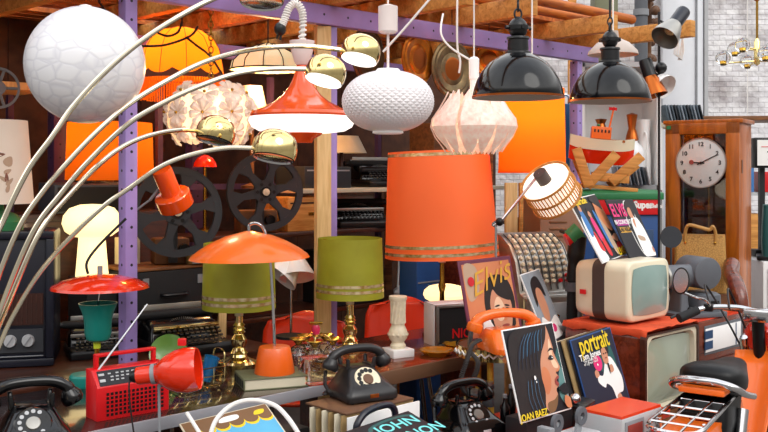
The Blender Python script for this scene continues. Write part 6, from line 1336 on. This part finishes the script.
# camera lens jars near the third phone
for i, (px, py, r, hh, m, lb) in enumerate([(474, 402, .026, .07, 'grey_mid', 'taller grey lens jar beside the lower black telephone'), (488, 396, .024, .08, 'charcoal', 'dark lens jar right behind the taller grey one'), (463, 406, .022, .05, 'grey', 'small pale lens jar next to the telephone')]):
    q = OZ(px, py + 10, TZ); t = thing('lens_jar', lb, 'jar', q); MB().lathe([(0, 0), (r, 0), (r, hh * .3), (r * .9, hh * .35), (r * .9, hh * .8), (r, hh * .85), (r, hh), (0, hh)], 24).build('body', m, t); MB().lathe([(0, hh), (r * .8, hh), (r * .8, hh + .012), (0, hh + .012)], 24).build('cap', 'silver', t)
for i, (px, Y, hh, lb) in enumerate([(507, 3.28, .1, 'small dark bottle left of the profile portrait'), (513, 3.34, .12, 'dark bottle closest to the profile portrait')]):
    t = thing('small_bottle', lb, 'bottle', (L(px - 2, 0, Y).x, Y, TZ)); MB().lathe([(0, 0), (.017, 0), (.017, hh * .7), (.007, hh * .85), (.007, hh), (0, hh)], 20).build('glass_body', 'bakelite', t); MB().cyl((0, 0, hh), (0, 0, hh + .012), .008, n=12).build('cap', 'grey', t)

# ---- moped
t = thing('moped', 'orange moped with black saddle and chrome rack before the old wooden television', 'moped', (1.017, 3.095, 0), 55)
def wheel(x, nm='wheel'):
    X = T(x, 0, .25) @ RX(90); w_ = MB().lathe([(.25 + .035 * math.cos(a), .03 * math.sin(a)) for a in [i * PI / 6 for i in range(12)]], 56, X=X, closed=True).build(nm, 'tyre', t)
    MB().lathe([(.2, -.014), (.22, -.018), (.22, .018), (.2, .014)], 48, X=X, closed=True).build('rim', 'chrome', w_); g = MB().cyl((x, -.05, .25), (x, .05, .25), .03, n=16)
    for i in range(18):
        a = 2 * PI * i / 18; g.tube([(x + .02 * math.cos(a), .02 * (-1) ** i, .25 + .02 * math.sin(a)), (x + .21 * math.cos(a + .3 * (-1) ** i), 0, .25 + .21 * math.sin(a + .3 * (-1) ** i))], .002, 4)
    g.build('spokes', 'chrome', w_)
wheel(0); wheel(1.08)
def fender(x, a0, a1, nm, lift=0):
    g = MB(); vs = []; fs = []; n = 20; m_ = 8
    for i in range(n + 1):
        a = math.radians(a0 + (a1 - a0) * i / n)
        for j in range(m_ + 1):
            b = -1 + 2 * j / m_; r = .315 + lift - .04 * b * b; vs.append((x + r * math.cos(a), .06 * b, .25 + r * math.sin(a)))
    g.add(vs, [(i * (m_ + 1) + j, i * (m_ + 1) + j + 1, (i + 1) * (m_ + 1) + j + 1, (i + 1) * (m_ + 1) + j) for i in range(n) for j in range(m_)])
    o = g.build(nm, 'orange_paint', t, norm=False); md = o.modifiers.new('thick', 'SOLIDIFY'); md.thickness = .003
fender(0, 20, 190, 'rear_fender'); fender(1.08, -10, 130, 'front_fender')
# rear carrier body under the rack
MB().loft([rrect(.36, .13, .03, 4, .54, -.06), rrect(.4, .15, .04, 4, .6, -.05), rrect(.4, .14, .04, 4, .685, -.03)]).build('tail_fairing', 'orange_paint', t, ang=50)
# rack
rk = MB().tube(spl([(.16, .075, .745), (-.1, .082, .725), (-.24, .075, .715), (-.275, .0, .713), (-.24, -.075, .715), (-.1, -.082, .725), (.16, -.075, .745)], 8), .0075, 10).build('luggage_rack', 'chrome', t)
g = MB()
for x in (-.2, -.11, -.02, .07): g.tube([(x, -.08, .722 + (x + .2) * .06), (x, .08, .722 + (x + .2) * .06)], .004, 8)
for y in (-.03, .03): g.tube([(.12, y, .745), (-.26, y, .714)], .004, 8)
g.build('rack_bars', 'chrome', rk)
for y in (-.07, .07): MB().tube([(-.15, y, .72), (-.02, y * .9, .28)], .006, 8).build('rack_stay', 'chrome', t)
# saddle
secs = []
for x, w_, zt_, zb, in ((.09, .06, .83, .80), (.1, .15, .845, .77), (.14, .2, .855, .745), (.2, .215, .85, .73), (.28, .19, .838, .725), (.36, .145, .83, .735), (.44, .1, .828, .755), (.475, .06, .82, .78)):
    r = []
    for i in range(24):
        a = 2 * PI * i / 24; c, s_ = math.cos(a), math.sin(a); p_ = .72
        r.append((x, w_ / 2 * (abs(c) ** p_) * (1 if c > 0 else -1), (zt_ + zb) / 2 + (zt_ - zb) / 2 * (abs(s_) ** p_) * (1 if s_ > 0 else -1)))
    secs.append(r)
MB().loft(secs).build('saddle', 'moped_black', t, ang=70)
MB().tube(spl([(.26, .115, .735), (.14, .118, .765), (.075, .1, .795), (.055, .05, .81), (.05, 0, .812), (.055, -.05, .81), (.075, -.1, .795), (.14, -.118, .765), (.26, -.115, .735)], 6), .0125, 12).build('grab_rail', 'chrome', t)
MB().loft([rrect(.16, .15, .03, 4, .6, .12), rrect(.2, .17, .03, 4, .67, .13), rrect(.22, .16, .03, 4, .74, .17)]).build('battery_box', 'moped_black', t, ang=50)
MB().loft([[(y, z_, 0) for y, z_, _ in rrect(.1, .05, .015, 3)], [(y, z_, .05) for y, z_, _ in rrect(.085, .04, .015, 3)]], X=T(.05, 0, .665) @ RZ(-90) @ RX(90) @ T(0, 0, -.02)).build('tail_light', 'taillight', t); MB().box((.045, 0, .7), (.03, .11, .02)).build('light_hood', 'moped_black', t, bevel=.004)
MB().box((.1, 0, .775), (.1, .15, .02)).build('saddle_base', 'orange_paint', t, bevel=.004)
# frame
g = MB().tube(spl([(.16, 0, .72), (.3, 0, .55), (.45, 0, .4), (.65, 0, .42), (.82, 0, .68), (.86, 0, .86)], 8), .032, 14); g.build('frame_tube', 'orange_paint', t)
for y in (-.06, .06): MB().tube([(.22, y, .72), (.1, y * 1.1, .45), (0, y * .9, .25)], .012, 10).build('swing_arm', 'moped_black', t); MB().tube([(.2, y * 1.6, .7), (.02, y * 1.6, .27)], [.02, .016], 12).build('shock_absorber', 'chrome', t)
MB().loft([rrect(.2, .12, .04, 4, .4, .36), rrect(.22, .14, .05, 4, .55, .34), rrect(.14, .13, .04, 4, .7, .28)]).build('side_cover', 'orange_paint', t, ang=50)
g = MB(); vs = []
for i in range(9):
    u = i / 8; x = .5 + .33 * u; z_ = .38 + .46 * u ** 1.3
    for j in range(9): b = -1 + j / 4; vs.append((x - .04 * b * b, .085 * b * (.7 + .3 * u), z_ - .05))
g.add(vs, [(i * 9 + j, i * 9 + j + 1, i * 9 + j + 10, i * 9 + j + 9) for i in range(8) for j in range(8)]); o = g.build('leg_shield', 'orange_paint', t, norm=False); md = o.modifiers.new('thick', 'SOLIDIFY'); md.thickness = .006
for y in (-.06, .06): MB().tube([(.82, y, .84), (.92, y, .6), (1.08, y, .25)], [.017, .015, .014], 12).build('fork_leg', 'chrome', t)
MB().tube([(.86, 0, .62), (.8, 0, .92)], .024, 14).build('head_tube', 'moped_black', t); MB().lathe([(0, 0), (.05, 0), (.07, .03), (.075, .09), (.07, .1), (0, .105)], 28, X=T(.83, 0, .83) @ RY(80)).build('headlamp', 'red_gloss', t); g = MB().box((.8, 0, .935), (.08, .1, .05)); g.build('instrument_block', 'chrome', t, bevel=.008)
hb = MB().tube(spl([(.66, .25, .925), (.74, .19, .955), (.79, .08, .96), (.8, 0, .95), (.79, -.08, .96), (.74, -.19, .955), (.66, -.25, .925)], 8), .011, 12).build('handlebar', 'chrome', t)
for y in (1, -1):
    MB().tube([(.645, y * .262, .919), (.715, y * .21, .947)], [.019, .017], 16).build('grip', 'black_matte', hb); MB().tube(spl([(.75, y * .2, .955), (.73, y * .23, .935), (.7, y * .27, .93), (.66, y * .3, .915)], 5), .0055, 8).build('brake_lever', 'black', hb); MB().box((.745, y * .175, .957), (.03, .035, .03)).build('clamp', 'black', hb, bevel=.004)
mr = MB().tube(spl([(.73, .165, .965), (.715, .18, .99), (.66, .2, 1.005), (.59, .235, 1.03)], 6), .005, 8).build('mirror_stem', 'chrome', t)
X = T(.585, .235, 1.075) @ RZ(-90 - 15) @ RX(82) @ SC(.95, 1.35, 1)
MB().lathe([(0, -.02), (.028, -.018), (.038, -.006), (.039, .002), (.035, .003)], 28, X=X).build('mirror_shell', 'black', mr); MB().lathe([(0, .002), (.036, .002)], 28, X=X).build('mirror_glass', 'chrome', mr, norm=False)
for i, (y, e) in enumerate([(.08, .12), (-.08, .1), (.14, .16), (-.14, .06)]): MB().tube(spl([(.75, y * 1.2, .96), (.82 + e * .3, y * 1.6, 1.0 + e * .2), (.9, y, .88), (.88, y * .4, .72), (.84, y * .2, .6)], 6), .0045, 6).build('control_cable', 'black', t)
MB().tube([(.4, 0, .4), (.42, .14, .3)], .01, 8).build('kick_stand', 'steel_dark', t); MB().loft([rrect(.2, .16, .03, 3, .22, .42), rrect(.22, .18, .04, 3, .32, .42), rrect(.16, .14, .03, 3, .4, .42)]).build('engine', 'silver', t)
g = MB().cyl((.42, -.13, .28), (.42, .13, .28), .01, n=10)
for y in (-.14, .14): g.box((.42, y, .28), (.05, .09, .02))
g.build('pedals', 'black', t)

# ================================================================ FAR RIGHT STRIP
t = thing('white_cabinet', 'white cabinet standing right of the clock', 'cabinet', (2.365, 5.5, 0), 0); MB().box((0, 0, .5), (.5, .4, 1.0)).build('body', 'white', t, bevel=.006); MB().box((0, -.205, .5), (.45, .012, .92)).build('door', 'white', t, bevel=.004); MB().box((-.18, -.216, .6), (.012, .012, .1)).build('handle', 'grey', t)
t = thing('folding_seat', 'dark teal padded seat standing on the white cabinet right of the clock', 'seat', (2.19, 5.42, 1.003), -20); MB().loft([rrect(.06, .2, .015, 3, .02), rrect(.07, .24, .02, 3, .12), rrect(.05, .2, .015, 3, .31)]).build('pad', 'teal_dark', t, ang=50); MB().box((0, 0, .012), (.12, .2, .024)).build('foot', 'black', t, bevel=.004)
o = MB().lathe([(0, 0), (.03, 0), (.032, .05), (.028, .05), (.026, .006), (0, .006)], 20).build('small_cup', 'orange_gloss'); tag(place(o, (2.42, 5.4, 1.002)), 'small orange cup on the white cabinet right of the teal seat', 'cup')
o = MB().box((0, 0, .04), (.09, .07, .08)).build('silver_box', 'silver', bevel=.005); tag(place(o, (2.32, 5.36, 1.002), 10), 'small silver box on the white cabinet', 'box')
t = thing('market_shelf', 'brown topped white metal shelf behind the clock at the right', 'shelf', (2.75, 6.6, 0), -4); MB().box((0, 0, 1.865), (1.3, .4, .03)).build('top_board', 'wood_mid', t, bevel=.003); g = MB()
for z_ in (.4, .9, 1.35): g.box((0, 0, z_), (1.24, .36, .02))
g.build('boards', 'grey_pale', t)
for i in (-.6, .6):
    for j in (-.17, .17): MB().box((i, j, .925), (.045, .045, 1.85)).build('leg', 'white', t, bevel=.003)
for x, z_, w_, hh, m, lb in ((-.3, 1.362, .16, .2, 'blue_case', 'blue box on the shelf behind the clock'), (-.1, 1.362, .12, .14, 'sign_red', 'red box on the shelf behind the clock'), (.1, 1.362, .16, .3, 'grey_mid', 'grey box on the shelf behind the clock'), (-.25, .912, .2, .3, 'pine', 'wooden box on the lower shelf behind the clock'), (.1, .912, .24, .24, 'white', 'white box on the lower shelf behind the clock')):
    o = MB().box((0, 0, hh / 2), (w_, .2, hh)).build('shelf_box', m, bevel=.004); tag(place(o, (2.75 + x, 6.58, z_), -4), lb, 'box')
t = thing('kitchen_scale', 'small black scale clock with pale face standing on the white cabinet', 'scale', (2.245, 5.62, 1.003)); MB().box((0, 0, .02), (.14, .12, .04)).build('base', 'black', t, bevel=.004); MB().box((0, .03, .32), (.03, .03, .58)).build('pillar', 'steel_dark', t)
c_ = MB().box((.02, 0, .61), (.17, .08, .18)); c_.build('housing', 'black', t, bevel=.01); MB().box((.02, -.0415, .61), (.145, .003, .15)).build('face', 'white_ink', t); text('numerals', '7', .075, 'ink', t, T(.02, -.044, .59) @ RX(90), ext=.0004); MB().box((.02, -.044, .645), (.1, .002, .004)).build('needle', 'sign_red', t)
o = MB().sph((0, 0, .05), .06, 14, k=(1.2, 1, .8)).build('cloth_bundle', 'peach'); tag(place(o, (2.5, 5.55, 1.002)), 'tan cloth bundle on the white cabinet beside the cup', 'cloth')
# brass chandelier with glass globes in front of the brick wall
Yc = 5.6; k = Yc / F; t = thing('globe_chandelier', 'brass chandelier with clear glass globes before the white brick wall', 'chandelier', L(757, 62, Yc))
MB().tube([(0, 0, 0), (0, 0, 62 * k + .35)], .007, 10).build('stem', 'brass', t); MB().lathe([(0, -4 * k), (3 * k, -2 * k), (3 * k, 20 * k), (1 * k, 24 * k), (0, 24 * k)], 20).build('hub', 'brass_shiny', t); MB().lathe([(0, 60 * k), (3 * k, 62 * k), (5 * k, 66 * k), (0, 68 * k)], 20).build('canopy', 'copper', t)
for i, a in enumerate((175, 215, 262, 300, 345, 30, 85, 130)):
    c, s_ = math.cos(math.radians(a)), math.sin(math.radians(a)); r = (33 if i % 2 == 0 else 24) * k; zz = (4 if i % 2 == 0 else 15) * k
    ar = MB().tube(spl([(0, 0, 1 * k if i % 2 == 0 else 12 * k), (.5 * r * c, .5 * r * s_, 0 if i % 2 == 0 else 13 * k), (r * c, r * s_, zz - 5 * k)], 6), .005, 8).build('arm', 'brass_shiny', t); MB().sph((r * c, r * s_, zz), 7.5 * k, 24).build('glass_globe', 'glass', ar); MB().cyl((r * c, r * s_, zz - 7 * k), (r * c, r * s_, zz - 2 * k), 2.4 * k, n=12).build('lamp_socket', 'brass', ar)
o = MB().tube([(0, 0, 0), (0, 0, 1.2)], .004, 6).build('wall_cable', 'cable_white'); tag(place(o, (L(748, 0, 7.95).x, 7.96, 1.9)), 'white cable running down the brick wall by the chandelier', 'cable')
t = thing('picture_frame', 'white empty frame hung on the white brick wall', 'frame', (4.0, 7.9, 1.886 + .0)); g = MB()
for a in ((0, 0, .0, .5, .03, .03), (0, 0, .3, .5, .03, .03), (-.24, 0, .15, .03, .03, .3), (.24, 0, .15, .03, .03, .3)): g.box(a[:3], a[3:])
g.build('frame', 'white', t); t.location = (4.0, 7.93, 2.0); MB().box((0, .045, .25), (.01, .05, .01)).build('nail', 'steel_dark', t)
# overhead rails the near lamps hang from
for i, (d, s0, s1, lb) in enumerate([(-.5, -1.3, 1.7, 'overhead pine rail over the left table'), (-1.22, -.6, 2.1, 'overhead pine rail out over the front goods')]):
    o = MB().box((0, 0, 0), (s1 - s0, .06, .07)).build('ceiling_rail', 'pine', None, bevel=.003); place(o, ST((s0 + s1) / 2, d, 2.37), 44); tag(o, lb, 'rail')
